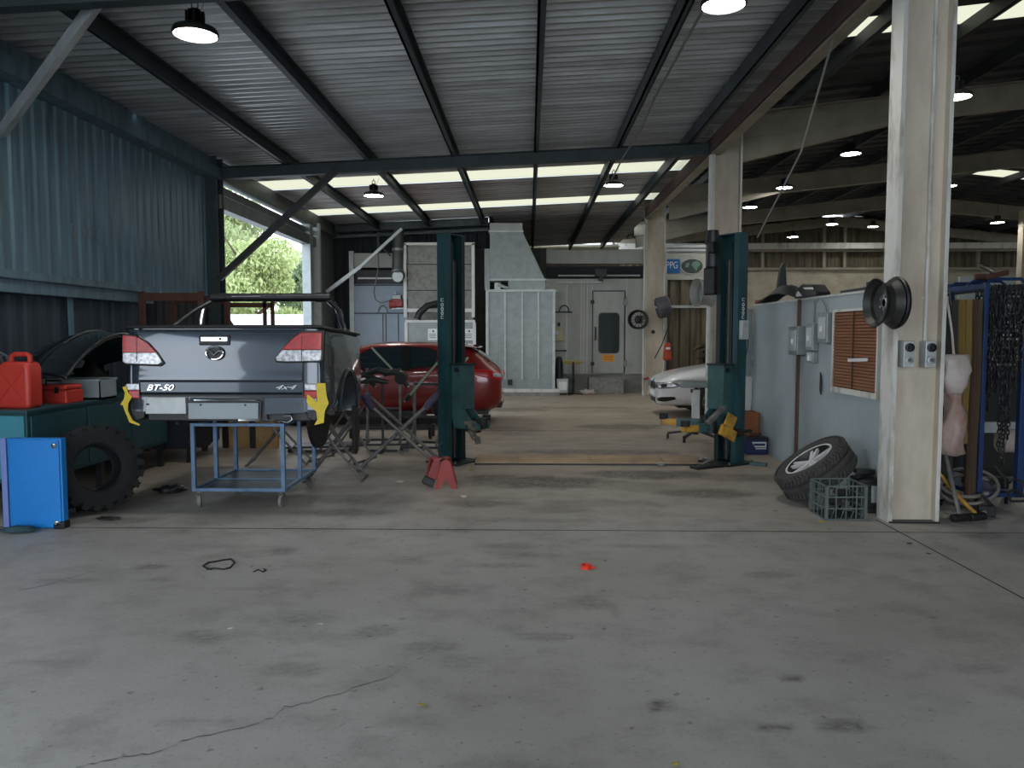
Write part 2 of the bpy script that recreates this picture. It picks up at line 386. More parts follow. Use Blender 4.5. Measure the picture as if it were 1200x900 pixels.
# crack
pts = [(90,900),(120,893),(150,886),(180,884),(212,868),(245,862),(285,852),(318,841),(333,829),(362,824),(395,813),(430,802),(458,792),(478,779),(500,768)]
cr = MB(); L_ = []; R_ = []
random.seed(3); fine = []
for a, b in zip(pts[:-1], pts[1:]):
    for k in range(4):
        t = k/4; fine.append((a[0]+(b[0]-a[0])*t+random.uniform(-1.5, 1.5), a[1]+(b[1]-a[1])*t+random.uniform(-1.2, 1.2)))
for i, p in enumerate(fine):
    q = gr(*p); w = .0025+.002*random.random(); L_.append((q.x, q.y-w, .002)); R_.append((q.x+.002, q.y+w, .002))
cr.grid([L_, R_])
pts = [(22,692),(40,689),(62,684),(80,678),(95,674),(118,667)]
q = [gr(*p) for p in pts]; cr.grid([[(v.x, v.y-.006, .002) for v in q], [(v.x, v.y+.006, .002) for v in q]])
struct(cr.build('floor_crack', mat('crack_dark', (88, 86, 82), .9)))

# roof over the bay: z of the sheet
def zr(x): return 4.80+.045*x
def corr(bm, x0, x1, y0, y1, zf, pitch=.25, depth=.045, nx=8):
    """trapezoid ribs that run along x"""
    ys = []; y = y0
    while y < y1-1e-6:
        for f, d in ((0, 0), (.22, 0), (.34, 1), (.88, 1)):
            yy = y+f*pitch
            if yy < y1: ys.append((yy, d*depth))
        y += pitch
    ys.append((y1, 0))
    bm.solid_grid([[(x0+(x1-x0)*k/nx, yy, zf(x0+(x1-x0)*k/nx)+d) for k in range(nx+1)] for yy, d in ys], (0, 0, .004))
XL, XR = -5.45, 3.35
sky_y = [(15.15, 16.05), (18.55, 19.45)]
segs = [(-6, 10.4), (10.43, 15.15), (16.05, 18.55), (19.45, 21.2)]
for i, (a, b) in enumerate(segs):
    m = MB(); corr(m, XL, XR, a, b, (lambda x: zr(x)+.012) if i == 1 else zr, pitch=.165 if b < 16 else .25); struct(m.build('ceiling', 'roof'))
m = MB(); corr(m, -1.0, XR, 21.2, 28.6, zr, pitch=.4); struct(m.build('ceiling', 'roof'))
m = MB(); m.bx(-1, XR, 28.6, 30.2, zr(0), zr(0)+.02); tag(struct(m.build('ceiling_skylight', 'skylight')))
for a, b in sky_y:
    m = MB(); m.solid_grid([[(XL, a, zr(XL)+.01), (XR, a, zr(XR)+.01)], [(XL, b, zr(XL)+.01), (XR, b, zr(XR)+.01)]], (0, 0, .004))
    struct(m.build('ceiling_skylight', 'skylight'))
# purlins: C sections along the bay
for i, x in enumerate([-4.1, -2.72, -1.28, .09, 1.46, 2.62]):
    y1 = 21.1 if x < -1 else 28.6
    m = MB(); z = zr(x)
    m.bx(x-.012, x+.012, -6, y1, z-.2, z-.006); m.bx(x-.012, x+.065, -6, y1, z-.2, z-.185); m.bx(x-.012, x+.065, -6, y1, z-.02, z-.006); m.bx(x+.05, x+.065, -6, y1, z-.2, z-.17)
    struct(m.build('roof_purlin', 'beam'))
# cross rafters
def rafter(y, x0, x1, zf, h, w=.13, m_='beam', name='roof_rafter', th=.015):
    m = MB(); up = Vector((0, 0, 1))
    for dz, hh, ww in ((0, h, .012), (-h/2+th/2, th, w), (h/2-th/2, th, w)):
        z0, z1 = zf(x0)+dz, zf(x1)+dz
        A = [(x0, y-ww/2, z0-hh/2), (x0, y+ww/2, z0-hh/2), (x0, y+ww/2, z0+hh/2), (x0, y-ww/2, z0+hh/2)]
        B = [(x1, a[1], a[2]-z0+z1) for a in A]
        va = [m.bm.verts.new(p) for p in A]; vb = [m.bm.verts.new(p) for p in B]
        m.bm.faces.new(va); m.bm.faces.new(vb[::-1])
        for k in range(4): m.bm.faces.new((va[k], vb[k], vb[(k+1) % 4], va[(k+1) % 4]))
    return struct(m.build(name, m_))
for y in (6.35, 13.0, .2, -5.5): rafter(y, -5.4, 3.0, lambda x: zr(x)-.28, .2)
rafter(21.0, -5.4, -1.1, lambda x: zr(x)-.12, .2, m_='beam_edge'); rafter(20.85, -5.4, -1.1, lambda x: zr(x)-.36, .08, m_='beam_edge')
# eaves beam down the left wall and the long girder over the columns
m = MB(); m.bx(-5.4, -5.16, -6, 13, 4.18, 4.36); m.bx(-5.4, -5.3, -6, 13, 4.36, zr(-5.4)-.01); struct(m.build('eaves_beam', 'wallsteel'))
m = MB(); m.bx(-5.4, -5.2, 13, 21, 4.2, 4.34); m.bx(-5.4, -5.28, 13, 21, 4.34, zr(-5.4)-.01); struct(m.build('eaves_beam', 'beam_edge'))
m = MB(); m.bx(-5.42, -5.22, 13, 19.2, 3.72, 3.95); m.bx(-5.4, -5.32, 13, 19.2, 4.0, 4.14); struct(m.build('opening_header_beam', 'beam_edge'))
m = MB(); m.bx(3.0, 3.03, -6, 20, 4.55, 4.8); m.bx(2.985, 3.13, -6, 20, 4.52, 4.55); m.bx(2.985, 3.13, -6, 20, 4.78, 4.8)
struct(m.build('girder', 'rafter'))
m = MB(); m.bx(2.965, 2.985, -6, 20, 4.56, 4.80); struct(m.build('girder', 'rust_beam'))

# left wall: corrugated sheet, ribs upright
def vcorr(x, y0, y1, z0, z1, m_, name, pitch=.2, depth=.018, axis='y'):
    m = MB(); t = []; y = y0
    while y < y1-1e-6:
        for f, d in ((0, 0), (.35, 0), (.5, 1), (.85, 1)):
            if y+f*pitch < y1: t.append((y+f*pitch, d*depth))
        y += pitch
    t.append((y1, 0))
    if axis == 'y': m.solid_grid([[(x+d, yy, z0), (x+d, yy, z1)] for yy, d in t], (-.004, 0, 0))
    else: m.solid_grid([[(yy, x-d, z0), (yy, x-d, z1)] for yy, d in t], (0, .004, 0))
    return struct(m.build(name, m_))
vcorr(-5.4, 3.3, 13, 2.2, 4.6, 'wallsteel', 'wall_left')
vcorr(-5.42, 3.3, 10.7, 0, 2.2, 'walllow', 'wall_left', pitch=.25)
vcorr(-5.42, 10.7, 13, 0, 2.2, 'walldark', 'wall_left', pitch=.25)
vcorr(-5.4, -6, -.6, 0, 4.6, 'walldark', 'wall_left')
m = MB(); m.bx(-5.38, -5.2, 3.3, 10.7, 2.16, 2.24); m.bx(-5.38, -5.26, 3.3, 10.7, 2.02, 2.16); struct(m.build('wall_rail', 'wallsteel'))
m = MB()   # I-section post at the corner of the side opening
m.bx(-5.4, -5.2, 12.86, 12.88, 0, 4.55); m.bx(-5.4, -5.2, 13.12, 13.14, 0, 4.55); m.bx(-5.31, -5.29, 12.88, 13.12, 0, 4.55); m.bx(-5.44, -5.18, 12.84, 13.16, 0, .02)
struct(m.build('wall_post', 'beam'))
for y in (8.9,):
    m = MB(); m.bx(-5.38, -5.34, y-.025, y+.025, 0, 2.05); struct(m.build('wall_post', 'wallsteel'))
# posts and jamb at the far side of the opening
m = MB(); m.bx(-5.4, -5.2, 18.3, 18.55, 0, 4.2); struct(m.build('wall_post', 'galv'))
m = MB(); m.bx(-5.4, -5.15, 18.9, 19.05, 0, 4.3); m.bx(-5.4, -5.34, 18.55, 18.9, 0, 3.9); struct(m.build('wall_post', 'galv_l'))
m = MB(); m.bx(-5.42, -5.36, 19.05, 21.1, 0, 4.6); struct(m.build('wall_left', 'galv'))
# low wall outside under the opening: rail and sill
m = MB(); m.bx(-5.5, -5.36, 13.1, 18.3, 0, .95); struct(m.build('sill_wall', 'walldark'))
# back wall behind the booths
vcorr(21.1, -5.4, -1.05, 0, 4.62, 'walldark', 'wall_back', pitch=.25, axis='x')
m = MB(); m.bx(-1.1, 3.3, 28.7, 28.9, 0, 4.9); struct(m.build('wall_back', 'farwall'))
m = MB(); m.bx(-1.1, -1.0, 21.1, 28.7, 0, 4.8); struct(m.build('wall_back', 'walldark'))

# ---- columns: H sections, flanges left and right, web facing the bay
def column(y, zt=6.2, x0=3.05, x1=3.47, wide=.21, first=False):
    root = None
    m = MB()
    m.bx(x0, x0+.03, y, y+wide, 0, zt); m.bx(x1-.03, x1, y, y+wide, 0, zt); m.bx(x0+.03, x1-.03, y+wide*.3, y+wide*.36, 0, zt)
    o = m.build('column', 'cream', bevel=.004); struct(o)
    f = MB(); f.bx(x0-.006, x0-.001, y-.002, y+wide, .0, zt); f.bx(x0-.006, x0+.03, y-.006, y-.001, 0, zt); f.bx(x1-.03, x1+.002, y-.006, y-.001, 0, zt)
    fo = f.build('column_facing', 'white_p', o)
    return o
c1 = column(6.5, 5.9)
m = MB(); m.bx(3.05, 3.47, 6.47, 6.74, 0, .012); m.build('base_plate', 'dsteel', c1)
c2 = column(12.8, 5.4, 3.0, 3.47, .3); c3 = column(20.0, 5.2, 3.0, 3.5, .3)
# wall plate lattice on the back of the near column
m = MB(); m.cyl((3.33, 6.55, 1.52), (3.33, 6.55, 5.6), .016, n=10); 
for z in (1.9, 2.8, 3.7, 4.6): m.box((3.33, 6.57, z), (.05, .02, .02))
tag(m.build('electrical_conduit', 'white_p', smooth=True), 'thin cream conduit running up the nearest column above the right outlet', 'conduit')
m = MB(); m.cyl((2.96, 12.78, .9), (2.96, 12.78, 4.5), .035, n=12)
tag(m.build('drain_pipe', 'white', smooth=True), 'white vertical pipe on the left edge of the middle column', 'pipe')
m = MB(); m.cyl((2.96, 19.98, 0), (2.96, 19.98, 4.4), .025, n=12); m.cyl((2.96, 19.98, .2), (2.96, 19.98, .4), .035, n=12)
tag(m.build('drain_pipe', 'white_p', smooth=True), 'white pipe down the left edge of the farthest column', 'pipe')

# ---- right-hand shed
def zs(x): return 5.42+.105*(min(x, 12)-3.4)-.105*max(0, x-12)
SK = [(-6, 9.85, 0), (9.85, 10.5, 1), (10.5, 22.2, 0), (22.2, 23.0, 2), (23.0, 27.4, 0), (27.4, 28.4, 2), (28.4, 31.2, 0)]
for a, b, s in SK:
    m = MB()
    for p, q in ((3.4, 12), (12, 21.5)):
        if s == 1 or (s == 2 and p == 12): m.solid_grid([[(p, a, zs(p)), (q, a, zs(q))], [(p, b, zs(p)), (q, b, zs(q))]], (0, 0, .005))
        elif s == 0: corr(m, p, q, a, b, zs, pitch=.5, depth=.05, nx=2)
    struct(m.build('ceiling_skylight' if s else 'ceiling', 'skylight' if s else 'roof_dark'))
    if s == 2:
        m = MB(); corr(m, 3.4, 12, a, b, zs, pitch=.5, depth=.05, nx=2); struct(m.build('ceiling', 'roof_dark'))
for k in range(13):
    x = 4.3+k*1.35; m = MB(); m.bx(x-.01, x+.01, -1, 31, zs(x)-.2, zs(x)-.01); m.bx(x-.01, x+.06, -1, 31, zs(x)-.2, zs(x)-.188); struct(m.build('roof_purlin', 'roof_dark'))
for y in (6.6, 13.0, 19.5, 25.6):
    rafter(y, 3.45, 12, lambda x: zs(x)-.42, .42, .2, 'rafter', th=.02); rafter(y, 12, 21.5, lambda x: zs(x)-.42, .42, .2, 'rafter', th=.02)
    m = MB(); m.prism([(3.5, zs(3.4)-1.0), (3.5, zs(3.4)-.6), (6.3, zs(6.3)-.62)], y-.07, y+.07, 'y'); struct(m.build('rafter_haunch', 'rafter'))
m = MB(); m.bx(3.36, 3.39, -6, 20, 4.9, 5.4); struct(m.build('wall_fascia', 'walldark'))
# far walls
YB = 31.
vcorr(YB, 3.3, 21.5, 2.6, 6.2, 'farcorr', 'wall_far', pitch=.3, depth=.06, axis='x')
m = MB(); m.bx(6.9, 21.5, YB-.15, YB+.1, 0, 4.15); struct(m.build('wall_far', 'farwall'))
vcorr(YB-.05, 3.3, 6.9, 0, 4.15, 'farcorr', 'wall_far', pitch=.3, depth=.06, axis='x')
m = MB(); m.bx(3.4, 21.5, YB-.6, YB-.5, 4.9, 5.12); struct(m.build('wall_beam', 'white_p'))
m = MB(); m.bx(3.4, 21.5, YB-.42, YB-.38, 4.8, 4.93); m.bx(3.4, 21.5, YB-.3, YB-.15, 4.1, 4.2)
for x in (7.2, 9.2, 11.6, 12.4, 15, 17.6): m.bx(x-.05, x+.05, YB-.28, YB-.16, 4.2, 6.1 if 8 < x < 16 else 5.6)
struct(m.build('wall_beam', 'rafter'))
m = MB()
for p, q in ((3.4, 12), (12, 21.5)):
    z0, z1 = zs(p)-.35, zs(q)-.35; m.prism([(p, z0-.18), (q, z1-.18), (q, z1+.18), (p, z0+.18)], YB-.5, YB-.3, 'y')
struct(m.build('gable_rafter', 'rafter'))
m = MB(); m.bx(21.5, 21.7, -6, YB, 0, 5); struct(m.build('wall_right', 'walldark'))
m = MB(); m.bx(5.5, 21.5, -6.2, -6, 0, 6.4); struct(m.build('wall_front', 'walldark'))
# grey panelled room in the shed behind the chain rack
m = MB(); m.bx(13.2, 20, 24, 24.1, 0, 3.35); m.bx(13.2, 20, 23.95, 24.0, 2.3, 2.34); struct(m.build('wall_inner', 'partition'))
m = MB(); m.bx(14.8, 15.05, 23.6, 23.85, 0, 5.3); struct(m.build('column', 'rafter'))

# outside: ground, fence and trees beyond the side opening
m = MB(); m.bx(-60, -5.4, -30, 70, -.12, -.02); struct(m.build('ground', 'gravel'))
m = MB(); m.bx(-60, 24, -40, -8, -.12, -.021); struct(m.build('ground', 'gravel'))
m = MB()
m.bx(-22, -6.5, 30, 30.1, 0, 2.35)
tag(m.build('boundary_wall', 'white'), 'low pale wall outside beyond the side opening', 'wall')
def tree(name_label, x, y, h, r, lm, seed, n=5200):
    random.seed(seed); root = thing('tree', name_label, 'tree', (x, y, 0), group=None)
    t = MB(); t.tube([(0, 0, 0), (.1, .1, h*.3), (-.1, 0, h*.6), (.1, .1, h*.85)], [.28, .22, .14, .05], 10)
    for k in range(7):
        a = k*.9; b = h*(.35+.06*k); t.tube([(0, 0, b), (math.cos(a)*r*.4, math.sin(a)*r*.4, b+h*.12), (math.cos(a)*r*.7, math.sin(a)*r*.7, b+h*.22)], [.09, .06, .02], 6)
    t.build('trunk', 'bark', root, smooth=True)
    blobs = []
    for k in range(16):
        a = random.uniform(0, 2*PI); rr = random.uniform(.1, .75)*r; z = h*random.uniform(.3, .92)
        blobs.append((math.cos(a)*rr, math.sin(a)*rr, z, r*random.uniform(.28, .45)))
    f = MB()
    for k in range(n):
        bx_, by_, bz, br = random.choice(blobs); d = Vector((random.gauss(0, 1), random.gauss(0, 1), random.gauss(0, 1))).normalized()*br*random.uniform(.55, 1)
        p = Vector((bx_, by_, bz))+Vector((d.x, d.y, d.z*.75)); s = random.uniform(.06, .15)
        m3 = Euler((random.uniform(0, 6), random.uniform(0, 6), random.uniform(0, 6))).to_matrix()
        vs = [f.bm.verts.new(p+m3 @ Vector(q)) for q in ((-s, 0, 0), (0, -s*.45, .02), (s, 0, 0), (0, s*.45, .02))]; f.bm.faces.new(vs)
    f.build('foliage', lm, root)
tree('tallest pale green gum tree outside, left end of the opening', -15.3, 36, 9.0, 3.6, 'leaf1', 1, 16000)
tree('rounded yellow-green tree outside, middle of the opening', -11.8, 32.5, 6.3, 2.6, 'leaf2', 2, 15000)
tree('low darker green bush-like tree outside beside the grey post', -10.6, 38, 5.6, 2.2, 'leaf3', 3, 10000)
tree('far dull green tree rising behind the gum outside', -21, 47, 9.5, 5, 'leaf3', 4, 12000)
tree('distant sage green tree between the gum and the rounded tree', -15.0, 52, 7.0, 5, 'leaf1', 5, 11000)

# ---- diagonal braces
m = MB(); m.bar((-5.3, 7.75, 3.62), (-3.3, 6.3, 4.5), .1, .06, up=(0, 1, 0)); m.bar((-5.3, 7.7, 3.59), (-3.3, 6.25, 4.47), .012, .1)
tag(m.build('diagonal_brace', 'galv_l'), 'pale grey steel angle brace at the top left, nearest the camera', 'brace')
m = MB(); m.bar((-5.17, 12.8, 2.52), (-3.2, 12.95, 4.34), .1, .1); m.cyl((-5.17, 12.75, 2.53), (-5.17, 12.84, 2.53), .03)
tag(m.build('diagonal_brace', 'dsteel'), 'dark steel brace from wall post up to the cross rafter beside the opening', 'brace')
a = at(383, 342, 19.6); b = at(422, 313, 19.6); c = at(471, 268, 19.6)
m = MB(); m.bar(a, b, .09, .09); m.bar(b, c, .07, .07)
tag(m.build('diagonal_brace', 'galv_l'), 'light steel brace crossing in front of the dark back wall', 'brace')
a = at(880, 268, 11.6); b = at(925, 112, 7.6)
m = MB(); m.tube([(2.85, 9.75, 2.8), (3.0, 8.7, 3.6), (3.02, 7.9, 4.55)], .012, 6)
tag(m.build('hanging_cable', 'hose'), 'grey cable hanging from the girder down to the right lift post', 'cable')

# ---- high-bay lamps
def make_lamp():
    r = thing('high_bay_lamp', '', 'ceiling lamp')
    h = MB(); h.lathe([(.0, .09), (.075, .09), (.10, .055), (.185, .03), (.2, 0), (.2, -.025), (.185, -.03), (.18, -.012)], 32)
    h.build('housing', 'black', r, smooth=True)
    l = MB(); l.lathe([(.0, -.012), (.18, -.012), (.18, -.022), (.0, -.022)], 32); l.build('lens', 'lamp', r)
    s = MB()
    for k in range(10):
        a = 2*PI*k/10; s.box((math.cos(a)*.06, math.sin(a)*.06, .13), (.008, .05, .1), Matrix.Rotation(a+PI/2, 3, 'Z'))
    s.cyl((0, 0, .09), (0, 0, .2), .045); s.build('heat_sink', 'dsteel', r)
    k = MB(); k.tube([(math.cos(t)*.03, 0, .235+math.sin(t)*.035) for t in [2*PI*i/12 for i in range(12)]], .007, 6, True); k.build('hanging_ring', 'steel', r)
    return r
lamps = [  # px, py of the lens centre, depth, hang length, label
 (229, 38, 7.0, 'lit round lamp with black housing, large, top left above the pickup tub'), (848, 3, 7.0, 'lit round lamp cut by the top edge, left of the near column'),
 (438, 228, 15.0, 'lit round lamp with black housing below the left skylights'), (719, 216, 15.5, 'lit round lamp with black housing below the right skylights'),
 (1121, 112, 11.0, 'lit round lamp just right of the near column, largest in the shed'), (997, 179, 15.5, 'bare-looking bright round lamp left of the near column, in the shed'),
 (919, 219, 19.0, 'lit round lamp with black bracket in the shed above the partition'), (879, 242, 21.0, 'bright round lamp in the shed beside the top of the lift cable'),
 (975, 262, 26.0, 'lit round lamp under the gable peak of the shed'), (1023, 265, 29.0, 'small lit round lamp touching the left edge of the near column'),
 (929, 277, 28.0, 'lit round lamp in front of the brown gable sheeting'), (1112, 217, 21.0, 'tiny lit round lamp touching the right edge of the near column'),
 (1169, 260, 24.0, 'lit round lamp below the row of skylights at right')]
L0 = make_lamp()
for i, (px, py, Y, lab) in enumerate(lamps):
    o = L0 if i == 0 else copy_tree(L0)
    p = at(px, py, Y); o.location = p; o['label'] = lab
    zt = zr(p.x)-.2 if p.x < 3 else zs(p.x)-.03
    c = MB(); c.cyl((0, 0, .265), (0, 0, max(zt-p.z, .3)), .006, n=6); c.build('hanger', 'dsteel', o)
    if i in (0, 2):   # second safety wire
        c = MB(); c.cyl((.06, 0, .2), (.1, 0, max(zt-p.z, .3)), .003, n=6); c.build('safety_wire', 'dsteel', o)
# conduit along a purlin down to the lamp
m = MB(); pts = [(1.75, 5.5, 4.66), (1.62, 7.2, 4.62), (1.6, 9, 4.6), (1.55, 9.8, 4.52), (1.56, 11, 4.45), (1.5, 12.6, 4.42), (1.55, 14, 4.5), (1.6, 15.3, 4.6)]
m.tube(pts, .014, 6); tag(m.build('power_cable', 'hose', smooth=True), 'grey power cable strung along the roof purlin to the right lamp', 'cable')
m = MB(); m.tube([(-3.1, 5.5, 4.6), (-2.6, 6.4, 4.5), (-1.6, 6.5, 4.52), (0, 6.5, 4.55)], .01, 6); tag(m.build('power_cable', 'black', smooth=True), 'black cable slung under the nearest rafter above the pickup tub', 'cable')

# ================================================================== VEHICLES
def wheel(parent, x, y, z, r, wdt, axis='y', rim='steel', side=1, spokes=5, name='wheel'):
    """wheel whose axle runs along local y; side=+1 shows its face towards +y"""
    w = MB(); prof = [(r*.62, -wdt*.5), (r*.9, -wdt*.5), (r, -wdt*.36), (r, wdt*.36), (r*.9, wdt*.5), (r*.66, wdt*.5), (r*.62, wdt*.42), (r*.62, -wdt*.42)]
    A = Matrix.Translation((x, y, z)) @ Matrix.Rotation(-PI/2*side, 4, 'X')
    w.lathe(prof, 40, A, close=True)
    o = w.build(name, 'rubber', parent, smooth=True)
    h = MB(); h.lathe([(r*.645, wdt*.44), (r*.6, wdt*.44), (r*.56, wdt*.1), (r*.56, -wdt*.4), (r*.64, -wdt*.4)], 40, A, close=True)
    h.lathe([(0, wdt*.36), (r*.13, wdt*.36), (r*.16, wdt*.28), (r*.16, wdt*.1), (0, wdt*.1)], 20, A)
    for k in range(spokes):
        a = 2*PI*k/spokes; m4 = A @ Matrix.Rotation(a, 4, 'Z')
        g = bmesh.ops.create_cube(h.bm, size=1)
        for v in g['verts']:
            t = .6 if v.co.x > 0 else 1.
            v.co = m4 @ Vector((r*.35+v.co.x*r*.5, v.co.y*r*.17*(1.3 if v.co.x > 0 else .9), wdt*.3+v.co.z*wdt*.14-(.02 if v.co.x < 0 else 0)))
    h.build('rim', rim, o, smooth=True, bevel=.004)
    return o
def car_shell(st, name, m_, parent, sub=2):
    """st: list of (x, zb, zs, zw, zt, wb, ww, wt): bottom z, sill z, waist z, top z and half widths"""
    m = MB(); rows = []
    for x, zb, zs_, zw, zt, wb, ww, wt in st:
        half = [(0, zb), (wb*.8, zb), (wb, zs_), (ww, (zs_+zw)/2+.02), (ww*.985, zw-.03), (ww*.95, zw+.01), (wt, zt-.05), (wt*.8, zt), (0, zt+.012)]
        if zt-zw < .2:  # hood or tail: no cabin
            half = [(0, zb), (wb*.8, zb), (wb, zs_), (ww, (zs_+zw)/2+.02), (ww*.985, zw-.05), (ww*.93, zw), (wt*.9, zt-.005), (wt*.6, zt+.006), (0, zt+.012)]
        ring = [(x, y, z) for y, z in half]+[(x, -y, z) for y, z in half[-2:0:-1]]
        rows.append([m.bm.verts.new(p) for p in ring])
    n = len(rows[0])
    for i in range(len(rows)-1):
        for k in range(n): m.bm.faces.new((rows[i][k], rows[i][(k+1) % n], rows[i+1][(k+1) % n], rows[i+1][k]))
    m.bm.faces.new(rows[0][::-1]); m.bm.faces.new(rows[-1])
    o = m.build(name, m_, parent, smooth='all', sub=sub); return o
def arch_cut(body, xs_, z, r, yw):
    for x in xs_:
        for s in (-1, 1):
            c = MB(); c.cyl((x, s*(yw-.26), z), (x, s*(yw+.2), z), r, n=40); cut(body, c.build('cutter', 'black', body.parent))
    for p in body.data.polygons: p.use_smooth = True
    body.data.set_sharp_from_angle(angle=math.radians(40))
def side_glass(parent, polys, yfun, m_='tint', name='side_window'):
    for s in (-1, 1):
        for poly in polys:
            m = MB(); A = [m.bm.verts.new((x, s*(yfun(z)+.008), z)) for x, z in poly]; B = [m.bm.verts.new((x, s*(yfun(z)-.01), z)) for x, z in poly]
            m.bm.faces.new(A); m.bm.faces.new(B[::-1]); n = len(poly)
            for k in range(n): m.bm.faces.new((A[k], B[k], B[(k+1) % n], A[(k+1) % n]))
            m.build(name, m_, parent)

# ---- red hatchback, nose to the left (front is local +x, turned by pi)
red = thing('hatchback_car', 'red five-door hatchback parked across the bay behind the left lift post', 'car', (-2.62, 14.05, 0), PI)
st = [(-2.16, .42, .50, .80, .86, .62, .68, .60), (-2.12, .30, .42, .92, 1.00, .74, .80, .62), (-1.95, .24, .36, .98, 1.12, .82, .87, .60), (-1.70, .22, .32, 1.0, 1.30, .86, .89, .60),
      (-1.45, .20, .30, .99, 1.40, .87, .895, .62), (-1.0, .18, .30, .98, 1.445, .87, .895, .63), (-.3, .17, .30, .96, 1.46, .87, .895, .64), (.2, .17, .30, .94, 1.44, .87, .895, .63), (.55, .17, .30, .93, 1.34, .87, .895, .60),
      (.95, .17, .30, .92, 1.10, .87, .89, .62), (1.25, .18, .30, .90, .96, .87, .885, .70), (1.7, .2, .32, .84, .90, .84, .87, .72), (2.05, .24, .36, .76, .80, .76, .80, .64), (2.22, .34, .44, .62, .66, .6, .64, .5)]
body = car_shell(st, 'body', 'redcar', red); bake(body); arch_cut(body, (-1.28, 1.38), .33, .37, .9)
ym = lambda z: .872-(z-.98)*.60 if z > .98 else .872
side_glass(red, [[(-.55, 1.0), (-1.02, 1.03), (-1.0, 1.3), (-.88, 1.355), (-.5, 1.375)], [(-1.06, 1.03), (-1.42, 1.09), (-1.22, 1.23), (-1.04, 1.29)], [(-.44, 1.0), (.72, .99), (.42, 1.2), (.12, 1.355), (-.4, 1.38)]], ym)
side_glass(red, [[(-.42, .97), (-.57, .97), (-.52, 1.38), (-.38, 1.38)]], lambda z: ym(z)+.004, 'black', 'pillar_trim')
patch(red, body, 'rear_window', 'tint', [(-1.66, -.50), (-1.66, .50), (-1.93, .56), (-1.93, -.56)], above)
m = MB(); m.prism([(-1.42, 1.425), (-1.72, 1.37), (-1.74, 1.345), (-1.42, 1.38)], -.56, .56, 'y'); m.build('roof_spoiler', 'redcar', red, bevel=.008)
patch(red, body, 'windscreen', 'tint', [(.42, -.50), (.42, .50), (.98, .60), (.98, -.60)], above)
for s in (-1, 1):
    F = around(-1.2)
    tl = patch(red, body, 'tail_light', 'lensred', [(180-s*22, .80), (180-s*24, .90), (180-s*40, .97), (180-s*56, .99), (180-s*70, .97), (180-s*58, .87), (180-s*42, .80)], F, .010)
    patch(red, body, 'reversing_lens', 'lensclear', [(180-s*28, .83), (180-s*30, .90), (180-s*46, .93), (180-s*46, .86)], F, .016)
    F = around(1.2)
    patch(red, body, 'headlight', 'lensclear', [(s*24, .60), (s*26, .68), (s*52, .76), (s*68, .78), (s*56, .66)], F, .010)
    for hx in (-.35, .62):
        m = MB(); m.box((hx, s*.905, .90), (.2, .03, .03)); m.build('door_handle', 'redcar', red, bevel=.008)
    m = MB(); m.box((-1.22, 0, 0), (.01, .01, .01)); m.bm.clear(); m.box((.85, s*.96, 1.0), (.12, .18, .12)); m.bar((.84, s*.88, .96), (.84, s*.96, .96), .04); m.build('door_mirror', 'redcar', red, bevel=.025)
    for xx in (-.5, .78):
        m = MB(); m.bx(xx-.004, xx+.004, s*.888, s*.899, .32, .95); m.build('door_gap', 'black', red)
    m = MB(); m.bx(-.85, .95, s*.80, s*.895, .17, .27); m.build('sill', 'black', red)
m = MB(); m.bx(-2.14, -2.02, -.6, .6, .30, .42); m.build('bumper_trim', 'black', red, bevel=.02)
m = MB(); m.cyl((-.6, 0, 0), (-.6, 0, 0.01), .01); m.bm.clear(); m.bx(-1.9, 1.9, -.6, .6, .18, .3); m.build('underbody', 'black', red)
for x in (-1.28, 1.38):
    for s in (-1, 1): wheel(red, x, s*.79, .318, .318, .2, side=s)
# ---- white sedan, nose to the left
wc = thing('sedan_car', 'white sedan nosing out from behind the middle column', 'car', (4.86, 15.3, 0), PI)
st = [(-2.3, .4, .5, .8, .9, .62, .70, .6), (-2.2, .28, .4, .9, 1.0, .76, .82, .62), (-1.7, .2, .32, .95, 1.06, .86, .89, .62), (-1.2, .18, .3, .94, 1.28, .88, .905, .58), (-.6, .17, .3, .92, 1.41, .88, .905, .6), (0, .17, .3, .91, 1.43, .88, .905, .62),
      (.4, .17, .3, .91, 1.36, .88, .905, .6), (.9, .17, .3, .91, 1.10, .88, .9, .64), (1.15, .18, .3, .90, 1.0, .88, .9, .74), (1.6, .2, .32, .84, .94, .86, .89, .76), (2.0, .2, .34, .78, .86, .82, .85, .74), (2.25, .2, .34, .72, .78, .76, .79, .68), (2.36, .22, .34, .66, .71, .68, .72, .60), (2.40, .26, .36, .62, .66, .60, .64, .52)]
body = car_shell(st, 'body', 'whitecar', wc); bake(body); arch_cut(body, (-1.4, 1.42), .34, .375, .9)
ym2 = lambda z: .885-(z-.95)*.62 if z > .95 else .885
side_glass(wc, [[(-.35, .98), (-1.2, 1.0), (-1.0, 1.26), (-.3, 1.36)], [(-.28, .98), (.9, .97), (.4, 1.25), (-.22, 1.36)]], ym2)
patch(wc, body, 'windscreen', 'tint', [(.36, -.52), (.36, .52), (1.0, .62), (1.0, -.62)], above)
F = around(1.3)
